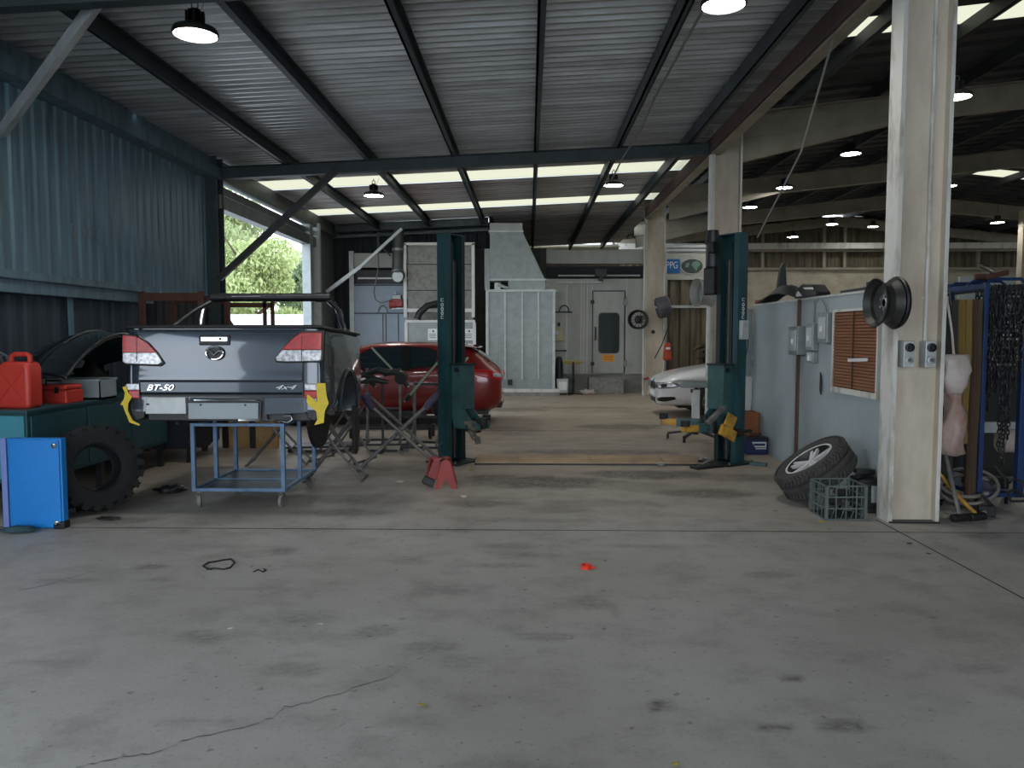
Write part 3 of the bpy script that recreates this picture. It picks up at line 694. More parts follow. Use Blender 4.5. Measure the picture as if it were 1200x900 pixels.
for s in (-1, 1):
    g = patch(wc, body, 'grille', 'black', [(s*1.2, .665), (s*12, .655), (s*15.5, .61), (s*13, .52), (s*2, .52)], F, .008)
    m = MB(); P2 = []
    hl = patch(wc, body, 'headlight', 'lensclear', [(s*17, .555), (s*17, .645), (s*32, .665), (s*46, .695), (s*58, .725), (s*55, .665), (s*44, .59), (s*30, .565)], F, .010)
    patch(wc, body, 'headlight_surround', 'black', [(s*16, .545), (s*16, .652), (s*32, .674), (s*46, .704), (s*61, .738), (s*57, .66), (s*44, .578), (s*30, .552)], F, .006)  # black patch slightly wider than the headlight lens
    for th, z in ((s*23, .602), (s*36, .622)):
        patch(wc, body, 'lamp_ring', 'dsteel', [(th+3.3*math.cos(t), z+.034*math.sin(t)) for t in [2*PI*k/14 for k in range(14)]], F, .014, cuts=1)
    patch(wc, body, 'bumper_intake', 'black', [(s*24, .31), (s*22, .38), (s*34, .42), (s*44, .42), (s*45, .36), (s*36, .31)], F, .008)
    patch(wc, body, 'intake_blade', 'whitecar', [(s*25, .385), (s*34, .425), (s*46, .43), (s*46, .415), (s*34, .40), (s*26, .365)], F, .02, cuts=2)
    m = MB(); m.box((.95, s*.97, .99), (.12, .18, .12)); m.bar((.95, s*.86, .95), (.95, s*.97, .95), .04); m.build('door_mirror', 'whitecar', wc, bevel=.025)
    m = MB(); m.bx(1.03, 1.038, s*.88, s*.906, .34, .90); m.build('door_gap', 'black', wc)
patch(wc, body, 'lower_intake', 'black', [(-16, .27), (-14, .36), (14, .36), (16, .27)], F, .008)
patch(wc, body, 'number_plate', 'label', [(-11.5, .40), (-11.5, .485), (11.5, .485), (11.5, .40)], F, .018)
patch(wc, body, 'badge', 'ppgblue', [(2.4*math.cos(t), .685+.028*math.sin(t)) for t in [2*PI*k/14 for k in range(14)]], F, .01, cuts=1)
m = MB(); m.bx(-1.9, 2.0, -.6, .6, .18, .3); m.build('underbody', 'black', wc)
for x in (-1.4, 1.42):
    for s in (-1, 1): wheel(wc, x, s*.80, .325, .325, .22, side=s)

# ---- pickup tub standing on a blue trolley
UT = (-2.85, 7.1, 0)
tub = thing('pickup_tub', 'gunmetal grey pickup tray body with tail lights set on a blue trolley', 'pickup tub', (-2.722, 6.74, .082), rot=(-.045, 0, .0)); tub.scale = (.955,)*3
W = .94; ZB, ZT = .79, 1.66; LEN = 1.62
# outer shell: side panels bulging, built as a loft along y
m = MB(); rows = []
for y, k in ((0.02, .955), (.04, .985), (.10, 1.0), (.45, 1.0), (.9, 1.005), (1.3, 1.0), (LEN, .99)):
    w_ = W*k; zb = .86 if y < .3 else .80
    ring = [(-w_*.94, zb), (-w_*.99, zb+.12), (-w_, 1.2), (-w_*.985, 1.42), (-w_*.975, 1.60), (-w_*.95, 1.645), (w_*.95, 1.645), (w_*.975, 1.60), (w_*.985, 1.42), (w_, 1.2), (w_*.99, zb+.12), (w_*.94, zb)]
    rows.append([m.bm.verts.new((x, y, z)) for x, z in ring])
for i in range(len(rows)-1):
    for k in range(12): m.bm.faces.new((rows[i][k], rows[i][(k+1) % 12], rows[i+1][(k+1) % 12], rows[i+1][k]))
m.bm.faces.new(rows[0][::-1]); m.bm.faces.new(rows[-1])
body = m.build('tray_body', 'utedark', tub, smooth=True, bevel=.0)
for s in (-1, 1):
    c = MB(); c.prism([(.98+.40*math.cos(t), .84+.40*math.sin(t)) for t in [PI*k/20 for k in range(21)]]+[(.58, .5), (1.38, .5)], s*.62, s*1.2, 'x'); cut(body, c.build('cutter', 'black', tub))
for p in body.data.polygons: p.use_smooth = True
body.data.set_sharp_from_angle(angle=math.radians(30))
for s in (-1, 1):   # flared arch lip
    m = MB(); pts = [(s*.945, .98+math.cos(t)*.415, .84+math.sin(t)*.415) for t in [PI*k/16 for k in range(17)]]; m.tube(pts, .022, 8); m.build('wheel_arch_flare', 'utedark', tub, smooth=True)
    m = MB(); m.cyl((s*.60, .98, .84), (s*.64, .98, .84), .42, n=32); m.build('inner_arch', 'black', tub)
m = MB(); m.solid_grid([[(.93, 1.26, .86), (.93, 1.30, .6), (.91, 1.36, .32)], [(.93, 1.40, .86), (.94, 1.50, .62), (.92, 1.50, .34)], [(.90, 1.55, .86), (.93, 1.60, .6), (.90, 1.52, .30)]], (-.03, 0, 0))
m.build('arch_liner', 'black', tub, smooth=True)
# tailgate with creases
m = MB(); prof = [(0.03, 1.635), (-.005, 1.63), (-.022, 1.60), (-.030, 1.42), (-.018, 1.27), (-.030, 1.22), (-.034, 1.16), (-.012, 1.135), (-.008, 1.045), (.02, 1.02), (.03, 1.02)]
xs_ = [-.79, -.785, -.4, 0, .4, .735, .74]
m.solid_grid([[(x, y+.0*abs(x), z) for y, z in prof] for x in xs_], (0, .02, 0)); m.build('tailgate', 'ute', tub, smooth=True)
for x in (-.795, .745):
    g = MB(); g.bx(x-.004, x+.004, -.02, .04, 1.01, 1.64); g.build('panel_gap', 'black', tub)
m = MB(); m.bx(-.80, .75, -.004, .04, 1.0, 1.02); m.build('panel_gap', 'black', tub)
# tonneau cover and its rim
m = MB(); m.bx(-.915, .925, -.02, LEN, 1.640, 1.668); m.build('tonneau_cover', 'black', tub, bevel=.012)
m = MB(); m.bx(-.86, .86, .05, LEN-.05, 1.665, 1.676); m.build('tonneau_skin', 'rubber', tub, bevel=.004)
# corner skins below the lamps
for s, x0, x1 in ((-1, -.925, -.80), (1, .75, .93)):
    m = MB(); m.solid_grid([[(x, .0+(.05*((abs(x)-.8)/.13)**2 if abs(x) > .8 else 0), z) for z in (.88, 1.0, 1.1, 1.25, 1.4, 1.55, 1.63)] for x in [x0+(x1-x0)*k/6 for k in range(7)]], (0, .02, 0)); m.build('corner_panel', 'ute', tub, smooth=True)
# tail lamps, wrapped round the corners
def tail(s):
    if s < 0: out = [(-.935, 1.50), (-.93, 1.575), (-.80, 1.56), (-.70, 1.50), (-.62, 1.42), (-.56, 1.325), (-.60, 1.30), (-.90, 1.31), (-.935, 1.33)]
    else: out = [(.925, 1.35), (.935, 1.60), (.74, 1.60), (.66, 1.545), (.58, 1.465), (.50, 1.365), (.51, 1.335), (.60, 1.33), (.90, 1.335)]
    cx = sum(p[0] for p in out)/len(out); cz = sum(p[1] for p in out)/len(out)
    m = MB(); m.prism([(cx+(x-cx)*1.08, cz+(z-cz)*1.12) for x, z in out], -.038, .03, 'y'); base = m.build('tail_light', 'black', tub, bevel=.008)
    zmid = 1.415 if s < 0 else 1.44
    def clip(poly, z0, up):
        r = []
        for i in range(len(poly)):
            a, b = poly[i], poly[(i+1) % len(poly)]; ia = (a[1] > z0) == up; ib = (b[1] > z0) == up
            if ia: r.append(a)
            if ia != ib: t = (z0-a[1])/(b[1]-a[1]); r.append((a[0]+(b[0]-a[0])*t, z0))
        return r
    m = MB(); m.prism(clip(out, zmid, True), -.052, -.02, 'y'); m.build('red_lens', 'lensred', base, bevel=.006)
    m = MB(); m.prism(clip(out, zmid, False), -.050, -.02, 'y'); m.build('clear_lens', 'lensclear', base, bevel=.006)
    xs = -.80 if s < 0 else .745
    m = MB(); m.bx(xs-.003, xs+.003, -.054, -.03, 1.33, 1.57); m.build('lens_gap', 'black', base)
tail(-1); tail(1)
# handle, badge, lettering
m = MB(); m.box((-.075, -.032, 1.53), (.29, .02, .095)); m.build('handle_recess', 'black', tub, bevel=.012)
m = MB(); m.box((-.075, -.046, 1.538), (.26, .03, .062)); hd = m.build('tailgate_handle', 'chrome', tub, bevel=.014); m = MB(); m.cyl((-.01, -.064, 1.54), (-.01, -.058, 1.54), .012); m.build('lock', 'dsteel', hd)
m = MB(); A = Matrix.Translation((-.07, -.042, 1.42)) @ Matrix.Rotation(PI/2, 4, 'X')
m.tube([(-.07+math.cos(t)*.08, -.05, 1.41+math.sin(t)*.06) for t in [2*PI*k/28 for k in range(28)]], .009, 8, True)
m.tube([(-.145, -.05, 1.43), (-.11, -.054, 1.43), (-.07, -.056, 1.395), (-.03, -.054, 1.43), (.005, -.05, 1.43)], .011, 8); m.build('badge', 'chrome', tub, smooth=True)
m = MB(); m.prism([(-.07+math.cos(t)*.078, 1.41+math.sin(t)*.058) for t in [2*PI*k/24 for k in range(24)]], -.040, -.025, 'y'); m.build('badge_backing', 'dsteel', tub)
text('BT-50', 'lettering', 'chrome', tub, .074, Matrix.Translation((-.6, -.026, 1.085)) @ FACE @ Matrix.Scale(1.35, 4, (1, 0, 0)), .004, .35)
text('4x4', 'lettering', 'label', tub, .062, Matrix.Translation((.57, -.026, 1.09)) @ FACE @ Matrix.Scale(2.0, 4, (1, 0, 0)), .004, .5)
# bumper reinforcement, number-plate recess, towing hook
m = MB(); m.prism([(-.74, .84), (-.72, .995), (-.36, .995), (-.355, .84)], -.02, .06, 'y'); m.build('bumper_plate', 'galv_l', tub, bevel=.004)
m = MB(); m.prism([(.385, .835), (.38, .995), (.76, 1.0), (.765, .85)], -.02, .06, 'y'); m.build('bumper_plate', 'ute', tub, bevel=.004)
m = MB(); m.prism([(-.37, .81), (-.33, .995), (.36, .995), (.40, .81), (.40, .78), (-.37, .78)], .01, .06, 'y'); m.build('plate_recess', 'black', tub)
m = MB(); m.box((-.01, .0, .868), (.66, .015, .15)); o = m.build('number_plate_panel', 'partition', tub, bevel=.004)
for x in (-.22, .2):
    m = MB(); m.cyl((x, -.012, .925), (x, -.005, .925), .01); m.build('bolt', 'dsteel', o)
m = MB(); m.tube([(.335, -.01, .79), (.345, -.012, .955), (.30, -.012, .968), (-.28, -.012, .968)], .009, 6); m.build('recess_edge', 'chrome', tub)
for x in (-.72, -.73+.02, .69):
    m = MB(); m.cyl((x, -.024, .93), (x, -.018, .93), .01); m.build('bolt', 'dsteel', tub)
m = MB(); m.bx(-.75, .80, .05, .14, .77, .86); m.bx(-.5, .6, .14, 1.4, .80, .88); m.build('chassis_crossmember', 'black', tub, bevel=.01)
m = MB(); m.bx(.13, .33, .0, .03, .775, .79); m.bx(.39, .47, .0, .03, .78, .79); m.build('tow_bracket', 'chrome', tub)
m = MB(); m.tube([(.56, .0, .825), (.63, -.01, .83), (.645, -.02, .79), (.60, -.02, .765), (.545, -.01, .775)], .011, 8); m.build('tow_hook', 'chrome', tub, smooth=True)
for s in (-1, 1):
    x0 = -.93 if s < 0 else .755; x1 = -.80 if s < 0 else .87
    m = MB(); m.bx(x0, x1, -.01, .05, 1.06, 1.125); m.build('bumper_lamp', 'lensclear', tub, bevel=.008)
    m = MB(); m.bx(x0+.03*(s < 0), x1, -.012, .05, .985, 1.06); m.build('bumper_lamp', 'lensred', tub, bevel=.008)
    m = MB(); m.prism([(s*.77, .80), (s*.76, .98), (s*.90, 1.0), (s*.93, .90), (s*.85, .77)], .02, .2, 'y'); m.build('corner_bracket', 'black', tub, bevel=.01)
    m = MB()
    if s < 0: poly = [(-.955, 1.15), (-.92, 1.16), (-.90, 1.10), (-.86, 1.06), (-.90, 1.00), (-.905, .93), (-.86, .84), (-.79, .80), (-.80, .79), (-.89, .82), (-.93, .92), (-.95, .98), (-.975, .985), (-.94, 1.04), (-.93, 1.10)]
    else: poly = [(.87, 1.19), (.955, 1.19), (.965, 1.08), (.985, 1.0), (.95, .93), (.94, .82), (.85, .80), (.88, .85), (.87, .93), (.80, .98), (.78, 1.02), (.79, 1.09), (.88, 1.01)]
    m.prism([(x, z-.06) for x, z in poly], -.022, -.014, 'y'); m.build('masking_tape', 'tape', tub)
# sports bar
m = MB(); zb = 1.665; Y_ = 1.32
for dy in (0,):
    m.tube([(-.80, Y_, zb), (-.79, Y_, zb+.16), (-.74, Y_, zb+.30), (-.62, Y_, zb+.375), (-.5, Y_, zb+.385), (.5, Y_, zb+.385), (.62, Y_, zb+.375), (.70, Y_, zb+.30), (.76, Y_, zb+.16), (.78, Y_, zb)], .035, 12)
sb = m.build('sports_bar', mat('gloss_black_bar', (44, 46, 48), .18, .2, coat=1.), tub, smooth=True)
m = MB(); m.tube([(-.60, Y_, zb+.385), (.57, Y_, zb+.385)], .046, 12); m.build('bar_sleeve', 'dsteel', sb, smooth=True)
m = MB(); m.cyl((-.42, Y_-.044, zb+.395), (-.10, Y_-.044, zb+.395), .01); m.build('bar_highlight_strip', 'chrome', sb)
for s in (-1, 1):
    m = MB(); m.cyl((s*.66, Y_, zb+.385), (s*.50, Y_, zb+.385), .052, n=14); m.build('bar_collar', 'black', sb, smooth=True)
    m = MB(); m.tube([(s*.62, Y_+.02, zb+.37), (s*.80, Y_-.15, zb+.22), (s*.92, Y_-.45, zb+.01)], .024, 8); m.build('bar_stay', 'chrome' if s > 0 else 'dsteel', sb, smooth=True)
    m = MB(); m.tube([(s*.74, Y_-.03, zb+.28), (s*.765, Y_-.035, zb+.15), (s*.78, Y_-.03, zb+.01)], .02, 8); m.build('bar_chrome_leg', 'chrome', sb, smooth=True)
    m = MB(); m.box((s*.78, Y_, zb+.015), (.16, .14, .03)); m.build('bar_foot', 'dsteel', sb, bevel=.008)

# ---- blue trolley
tr = thing('metal_trolley', 'blue steel trolley on castors carrying the grey pickup tub', 'trolley', (-2.66, 7.42, 0))
m = MB(); w2, l2 = .43, .52
for z in (.155, .755):
    m.bx(-w2, w2, -l2, -l2+.03, z, z+.03); m.bx(-w2, w2, l2-.03, l2, z, z+.03); m.bx(-w2, -w2+.03, -l2, l2, z, z+.03); m.bx(w2-.03, w2, -l2, l2, z, z+.03)
    if z < .5: m.bx(-w2, w2, -.015, .015, .155, .18)
    m.build('lower_frame' if z < .5 else 'top_frame', 'trolley', tr, bevel=.003); m = MB()
m.bm.free()
for x in (-w2+.016, w2-.016):
    for y in (-l2+.016, 0, l2-.016):
        m = MB(); m.bx(x-.018, x+.018, y-.018, y+.018, .155, .785); m.build('post', 'trolley', tr, bevel=.002)
m = MB(); m.bx(-w2+.03, w2-.03, -l2+.03, -.015, .16, .168); m.build('tray', 'trolley_t', tr)
m = MB(); m.bx(-w2+.03, w2-.03, .015, l2-.03, .16, .168); m.build('tray', 'trolley_t', tr)
def caster(parent, x, y, r=.042, a=0., ztop=.13, m_='steel'):
    c = MB(); c.cyl((x, y, ztop-.02), (x, y, ztop), .02); R = Matrix.Rotation(a, 3, 'Z')
    for s in (-1, 1): c.box(Vector((x, y, (ztop+r)/2))+R @ Vector((s*.02, .012, 0)), (.004, .035, ztop-r), R)
    o = c.build('caster', m_, parent)
    w = MB(); d = R @ Vector((1, 0, 0)); p = Vector((x, y, r))+R @ Vector((0, .018, 0)); w.cyl(p-d*.015, p+d*.015, r, n=20); w.build('caster_wheel', 'hose', o, bevel=.004)
for x, y, a in ((-w2+.05, -l2+.04, .3), (w2-.05, -l2+.04, -.2), (-w2+.05, l2-.04, .2), (w2-.05, l2-.04, .9)): caster(tr, x, y, .06, a, .155)

# ================================================================== LEFT CORNER
b = thing('workbench', 'teal metal workbench along the left wall, mostly in shadow', 'workbench', (-4.88, 7.9, 0))
m = MB(); m.bx(-.47, .48, -1.3, 1.3, .28, .905); m.build('cabinet', 'benchteal_shaded', b, bevel=.006)
m = MB(); m.bx(-.5, .5, -1.33, 1.33, .905, .93); m.build('worktop', 'benchteal_shaded', b, bevel=.004)
for x in (-.42, .43):
    for y in (-1.2, -.1, 1.2):
        m = MB(); m.bx(x-.03, x+.03, y-.03, y+.03, 0, .28); m.build('leg', 'dsteel', b)
for y0, y1 in ((-1.26, -.42), (-.38, .42), (.46, 1.26)):
    m = MB(); m.bx(.48, .495, y0, y1, .32, .87); d = m.build('door', 'benchteal_shaded', b, bevel=.004)
    m = MB(); m.tube([(.495, y1-.1, .6), (.525, y1-.1, .6), (.525, y1-.1, .68), (.495, y1-.1, .68)], .007, 6); m.build('handle', 'steel', d)
m = MB(); m.box((.3, 0, 0), (.01, .01, .01)); m.bm.clear(); m.bx(-.44, .46, -1.315, -1.302, .32, .88); m.build('end_panel', mat('bench_end_lit', (70, 150, 166), .5, 0, .3, 4., (50, 118, 130)), b, bevel=.003)  # end panel in lighter teal, the light falling on it put into the colour
# second grey-blue cupboard farther along
b = thing('low_cupboard', 'dark blue low cupboard beyond the workbench, under the pickup tub', 'cupboard', (-4.62, 9.75, 0))
m = MB(); m.bx(-.5, .45, -.45, .45, .18, .86); m.build('cabinet', 'walldark', b, bevel=.005)
m = MB(); m.bx(-.3, .44, -.462, -.45, .2, .84); d = m.build('door', 'walldark', b, bevel=.004)
m = MB(); m.cyl((.3, -.475, .5), (.3, -.462, .5), .018); m.build('knob', 'steel', d)
for x in (-.4, .4):
    m = MB(); m.bx(x-.025, x+.025, -.4, -.35, 0, .18); m.build('leg', 'dsteel', b)

# bright blue cabinet standing in front of the bench
p0 = gr(5, 622)
b = thing('metal_cabinet', 'bright blue metal cabinet standing on end in front of the teal bench', 'cabinet', (-4.04, 6.15, 0), rz=.0)
m = MB(); m.bx(-.235, .215, 0, .07, .0, .745); m.build('body', 'cabblue', b, bevel=.008)
m = MB(); m.bx(-.22, .20, -.012, 0, .01, .735); d = m.build('door', 'cabblue', b, bevel=.005)
for z in (.69, .05):
    m = MB(); m.cyl((.17, -.03, z), (.17, -.012, z), .022, n=14); m.cyl((.17, -.04, z), (.17, -.03, z), .012, n=10); m.build('catch', 'chrome', d, smooth=True)
m = MB(); m.bx(-.29, -.245, .0, .05, 0, .745); m.build('side_panel', mat('cabinet_side_lilac', (120, 140, 200), .5), b)
m = MB(); m.bx(.14, .235, -.03, .06, 0, .06); m.build('broken_corner', 'black', b, bevel=.012)
# rag
def crumple(name, label, cat, p, sx, sy, sz, m_, seed, n=9):
    random.seed(seed); m = MB(); g = bmesh.ops.create_icosphere(m.bm, subdivisions=3, radius=1)
    for v in g['verts']:
        q = v.co.copy(); k = 1+.45*noise.noise(q*2.2+Vector((seed, 0, 0)))+.25*noise.noise(q*6+Vector((0, seed, 0)))
        v.co = Vector((q.x*sx*k, q.y*sy*k, max(0.0, (q.z*.5+.42)*sz*k)))
    return tag(m.build(name, m_, None, loc=p, smooth='all'), label, cat)
crumple('rag', 'crumpled teal rag on the floor at the foot of the bright blue cabinet', 'rag', (-4.12, 6.02, 0), .14, .06, .05, 'rag', 3)

# big mud tyre
def tyre_geo(m, r, w, hole, n=64, lugs=0, depth=.014):
    prof = []
    for t in range(0, 13):
        a = -PI/2+PI*t/12
        prof.append((r-.0-(1-abs(math.cos(a)))**1.0*0, 0))
    P = [(hole, -w*.36), (hole+.02, -w*.46), ((hole+r)/2, -w*.52), (r*.93, -w*.48), (r*.985, -w*.40), (r, -w*.25), (r, w*.25), (r*.985, w*.40), (r*.93, w*.48), ((hole+r)/2, w*.52), (hole+.02, w*.46), (hole, w*.36), (hole+.015, w*.3), (r*.9, w*.40), (r*.93, 0), (r*.9, -w*.40), (hole+.015, -w*.3)]
    m.lathe(P, n, close=True); return m
def tyre(name, label, cat, loc, normal, r, w, hole, lugs, parent=None, mname='rubber', spin=0.):
    """normal = axle direction"""
    root = thing(name, label, cat, loc)
    q = Vector(normal).normalized().to_track_quat('Z', 'Y'); root.rotation_mode = 'QUATERNION'; root.rotation_quaternion = q
    m = MB(); tyre_geo(m, r-.012, w, hole); root_t = m.build('tyre_carcass', mname, root, smooth=True)
    m = MB()
    for k in range(lugs):
        a = 2*PI*k/lugs
        for s in (-1, 1):
            R = Matrix.Rotation(a+(.0 if s > 0 else PI/lugs), 4, 'Z')
            g = bmesh.ops.create_cube(m.bm, size=1)
            for v in g['verts']:
                z = v.co.z; v.co = R @ Vector((r-.006+v.co.x*.024-(.018 if z*s > 0 else 0), v.co.y*2*PI*r/lugs*.62+z*.02*s, s*w*.30+z*w*.34))
            g = bmesh.ops.create_cube(m.bm, size=1)
            for v in g['verts']: v.co = R @ Vector((r*.93+v.co.x*.07, v.co.y*2*PI*r/lugs*.5, s*w*.495+v.co.z*.014))
    for k in range(lugs):
        R = Matrix.Rotation(2*PI*(k+.25)/lugs, 4, 'Z'); g = bmesh.ops.create_cube(m.bm, size=1)
        for v in g['verts']: v.co = R @ Vector((r-.004+v.co.x*.016, v.co.y*2*PI*r/lugs*.6, v.co.z*w*.22))
    if lugs: t = m.build('tread_lugs', mname, root); t['kind'] = 'stuff'
    return root
T = tyre('off_road_tyre', 'large chunky mud tyre leaning on the teal bench beside the bright blue cabinet', 'tyre', (-3.94, 6.80, .385), (.76, -.62, .17), .38, .28, .20, 22)

# things on the bench
f = thing('fuel_can', 'red plastic fuel can on the end of the teal bench', 'fuel can', (-4.62, 6.83, .93), rz=-.12)
m = MB(); m.prism([(-.17, 0), (.17, 0), (.18, .04), (.18, .36), (.15, .42), (-.08, .42), (-.18, .34), (-.18, .04)], -.09, .09, 'y'); m.build('body', 'redplastic', f, bevel=.03, seg=3, smooth=True)
m = MB(); m.tube([(.13, 0, .41), (.13, 0, .47), (.10, 0, .485), (-.02, 0, .485), (-.05, 0, .47), (-.06, 0, .41)], .022, 10); m.build('handle', 'redplastic', f, smooth=True)
m = MB(); m.cyl((-.13, 0, .38), (-.16, 0, .46), .035); m.build('cap', 'black', f, bevel=.004)
for s in (-1, 1):
    m = MB(); m.bar((-.13, s*.093, .06), (.13, s*.093, .34), .014, .006, up=(0, 1, 0)); m.bar((-.13, s*.093, .34), (.13, s*.093, .06), .014, .006, up=(0, 1, 0)); m.build('pressed_rib', 'redplastic', f)
f = thing('toolbox', 'red plastic toolbox lying behind the fuel can on the bench', 'toolbox', (-4.62, 7.35, .93), rz=-.1)
m = MB(); m.bx(-.24, .22, -.12, .12, 0, .13); m.build('base', 'redplastic', f, bevel=.012)
m = MB(); m.bx(-.235, .215, -.115, .115, .135, .18); l = m.build('lid', 'redplastic', f, bevel=.015)
m = MB(); m.tube([(-.08, 0, .18), (-.08, 0, .215), (.08, 0, .215), (.08, 0, .18)], .01, 8); m.build('handle', 'black', l)
for x in (-.14, .12):
    m = MB(); m.bx(x-.02, x+.02, -.127, -.118, .10, .16); m.build('latch', 'black', f)
f = thing('storage_bin', 'dusty grey-green open bin behind the red toolbox', 'bin', (-4.66, 7.85, .93))
m = MB(); m.bx(-.3, .3, -.16, .16, 0, .02); m.bx(-.3, .3, -.16, -.15, 0, .2); m.bx(-.3, .3, .15, .16, 0, .2); m.bx(-.3, -.29, -.16, .16, 0, .2); m.bx(.29, .3, -.16, .16, 0, .2); m.build('body', 'partition', f)
m = MB(); m.bx(-.31, .31, -.17, -.15, .19, .21); m.bx(-.31, .31, .15, .17, .19, .21); m.build('rim', 'partition', f)
crumple('engine_part', 'dirty alloy engine part piled on the bench under the dark bonnet', 'engine part', (-4.75, 8.2, .93), .2, .18, .36, 'dsteel', 9)
# dark car bonnet propped on the bench
m = MB(); rows = []
for i in range(9):
    t = i/8; x = -5.15+.75*t
    rows.append([(x+.06*math.sin(u/14*PI), 7.2+1.75*u/14, .93+.02+.64*math.sin(PI*(.08+.80*u/14))**.7*(1-.22*(1-t)**2)+.06*math.sin(t*PI)) for u in range(15)])
m.solid_grid(rows, (0, 0, -.03))
bo = m.build('car_bonnet', mat('dark_car_panel', (34, 38, 42), .25, .2, coat=1.), None, smooth=True, bevel=.008); tag(bo, 'dark curved car bonnet arched over parts on the teal bench', 'car bonnet')
m = MB(); m.tube([Vector(rows[8][u])+Vector((.005, 0, .012)) for u in range(15)], .012, 8); m.build('edge_trim', 'steel', bo, smooth=True)
m = MB(); m.tube([Vector(rows[5][u])+Vector((0, 0, .01)) for u in range(3, 11)], .008, 6); m.build('crease_trim', 'steel', bo)
# pale wing panel in the corner by the fuel can
m = MB(); m.solid_grid([[(-5.25+.1*i, 6.6+.12*j, .94+.50*math.sin(.0+.40*j)*(.75+.08*i)) for j in range(7)] for i in range(4)], (0, 0, -.012))
tag(m.build('wing_panel', 'bluegrey', smooth=True), 'pale car wing panel standing behind the red fuel can at the frame edge', 'wing panel')
m = MB()
for k, y in enumerate((9.05, 9.35, 9.62)):
    m.lathe([(.075, -.001), (.075, .001), (.05, .001), (.05, -.001)], 20 if k else 5, Matrix.Translation((-5.376, y, 2.83)) @ Matrix.Rotation(PI/2, 4, 'Y'), close=True)
o = m.build('wall_marking', mat('faded_marking', (120, 138, 146), .7)); tag(o, 'three faded round marks painted on the blue corrugated wall', 'marking')
# debris by the tyre
crumple('rag', 'dark oily rag heap on the floor beside the large mud tyre', 'rag', (-3.62, 7.6, 0), .14, .1, .07, 'dsteel', 12)
crumple('rag', 'small dark scrap of cloth between the blue cabinet and the mud tyre', 'rag', (-3.62, 6.45, 0), .1, .04, .025, 'dsteel', 14)

# rusty orange rack behind the tub
r = thing('storage_rack', 'rust-orange steel storage rack behind the pickup tub by the dark wall', 'rack', (-4.82, 10.75, 0))
for x in (-.4, .4):
    for y in (-.45, .45):
        m = MB(); m.bx(x-.035, x+.035, y-.03, y+.03, 0, 2.17); m.build('upright', 'orange', r, bevel=.003)
for z in (.5, 1.3, 2.1):
    for y in (-.45, .45):
        m = MB(); m.bx(-.38, .38, y-.02, y+.02, z-.06, z+.05); m.build('beam', 'orange', r, bevel=.003)
    if z < 2: m = MB(); m.bx(-.38, .38, -.45, .45, z+.05, z+.07); m.build('shelf', 'walldark', r)
r = thing('steel_trestle', 'dark brown steel frame seen through the sports bar against the trees', 'frame', (-4.22, 11.7, 0))
for x in (-.42, .18, .30):
    m = MB(); m.bx(x-.025, x+.025, -.02, .02, 0, 2.2 if x > .1 else 2.05); m.build('upright', 'orange' if x > .1 else 'dsteel', r)
m = MB(); m.bx(-.42, .30, -.02, .02, 2.0, 2.07); m.build('cross_bar', 'orange', r)
m = MB(); m.bar((-.4, 0, 1.85), (-.2, 0, 1.55), .03); m.build('gusset', 'orange', r)

# ================================================================== TWO-POST LIFT
def lift_post(x, y, s, label, name='car_lift_post'):
    """s=+1: channel opens towards +x"""
    r = thing(name, label, 'car lift post', (x, y, 0))
    H = 2.80
    m = MB(); m.prism([(-.09*s, -.175), (.07*s, -.175), (.07*s, -.163), (-.078*s, -.163), (-.078*s, .163), (.07*s, .163), (.07*s, .175), (-.09*s, .175)], .02, H, 'z'); m.build('column', 'teal', r, bevel=.003)
    m = MB()
    m.bx(.058*s, .071*s, -.163, -.10, .02, H); m.build('channel_lip', 'teal', r)
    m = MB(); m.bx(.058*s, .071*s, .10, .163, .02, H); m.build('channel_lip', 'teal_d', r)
    m = MB(); m.cyl((0.0*s, .03, .05), (0.0*s, .03, 2.5), .04, n=16); m.build('hydraulic_ram', 'dsteel', r, smooth=True)
    m = MB(); m.bx(.03*s, .045*s, -.06, -.03, .1, 2.7); m.build('lift_chain', 'teal_d', r)
    m = MB(); m.bx(-.09*s, .075*s, -.175, .175, H, H+.012); m.build('top_cap', 'teal', r)
    m = MB(); m.bx(-.24*s, .26*s, -.24, .26, 0, .02); bp = m.build('base_plate', 'teal_d', r, bevel=.004)
    for bx_, by_ in ((-.2, -.2), (.2, -.2), (-.2, .22), (.2, .22)):
        m = MB(); m.cyl((bx_*s, by_, .02), (bx_*s, by_, .045), .016, n=6); m.build('bolt', 'steel', bp)
    # carriage
    m = MB(); m.prism([(.06*s, .62), (.06*s, 1.22), (.24*s, 1.22), (.245*s, .70), (.36*s, .56), (.50*s, .50), (.50*s, .44), (.10*s, .44)], -.098, -.086, 'y')
    m.prism([(.06*s, .62), (.06*s, 1.22), (.24*s, 1.22), (.245*s, .70), (.36*s, .56), (.50*s, .50), (.50*s, .44), (.10*s, .44)], .086, .098, 'y')
    m.bx(.225*s, .245*s, -.13, .13, .68, 1.22); m.bx(.04*s, .06*s, -.098, .098, .62, 1.22); c = m.build('carriage', 'teal_l', r, bevel=.003); 
    m = MB(); m.cyl((.15*s, -.118, 1.16), (.15*s, -.098, 1.16), .028, n=16); m.build('pin', 'black', c)
    m = MB(); m.bx(.05*s, .26*s, -.14, .14, 1.215, 1.235); m.build('carriage_pad', 'teal_d', c)
    return r
LL = lift_post(-.955, 9.52, 1, 'left dark teal two-post lift column in front of the red hatchback')
LR = lift_post(2.475, 9.52, -1, 'right dark teal two-post lift column with white switch box')
LL.rotation_euler.z = math.radians(-33); LR.rotation_euler.z = math.radians(33)
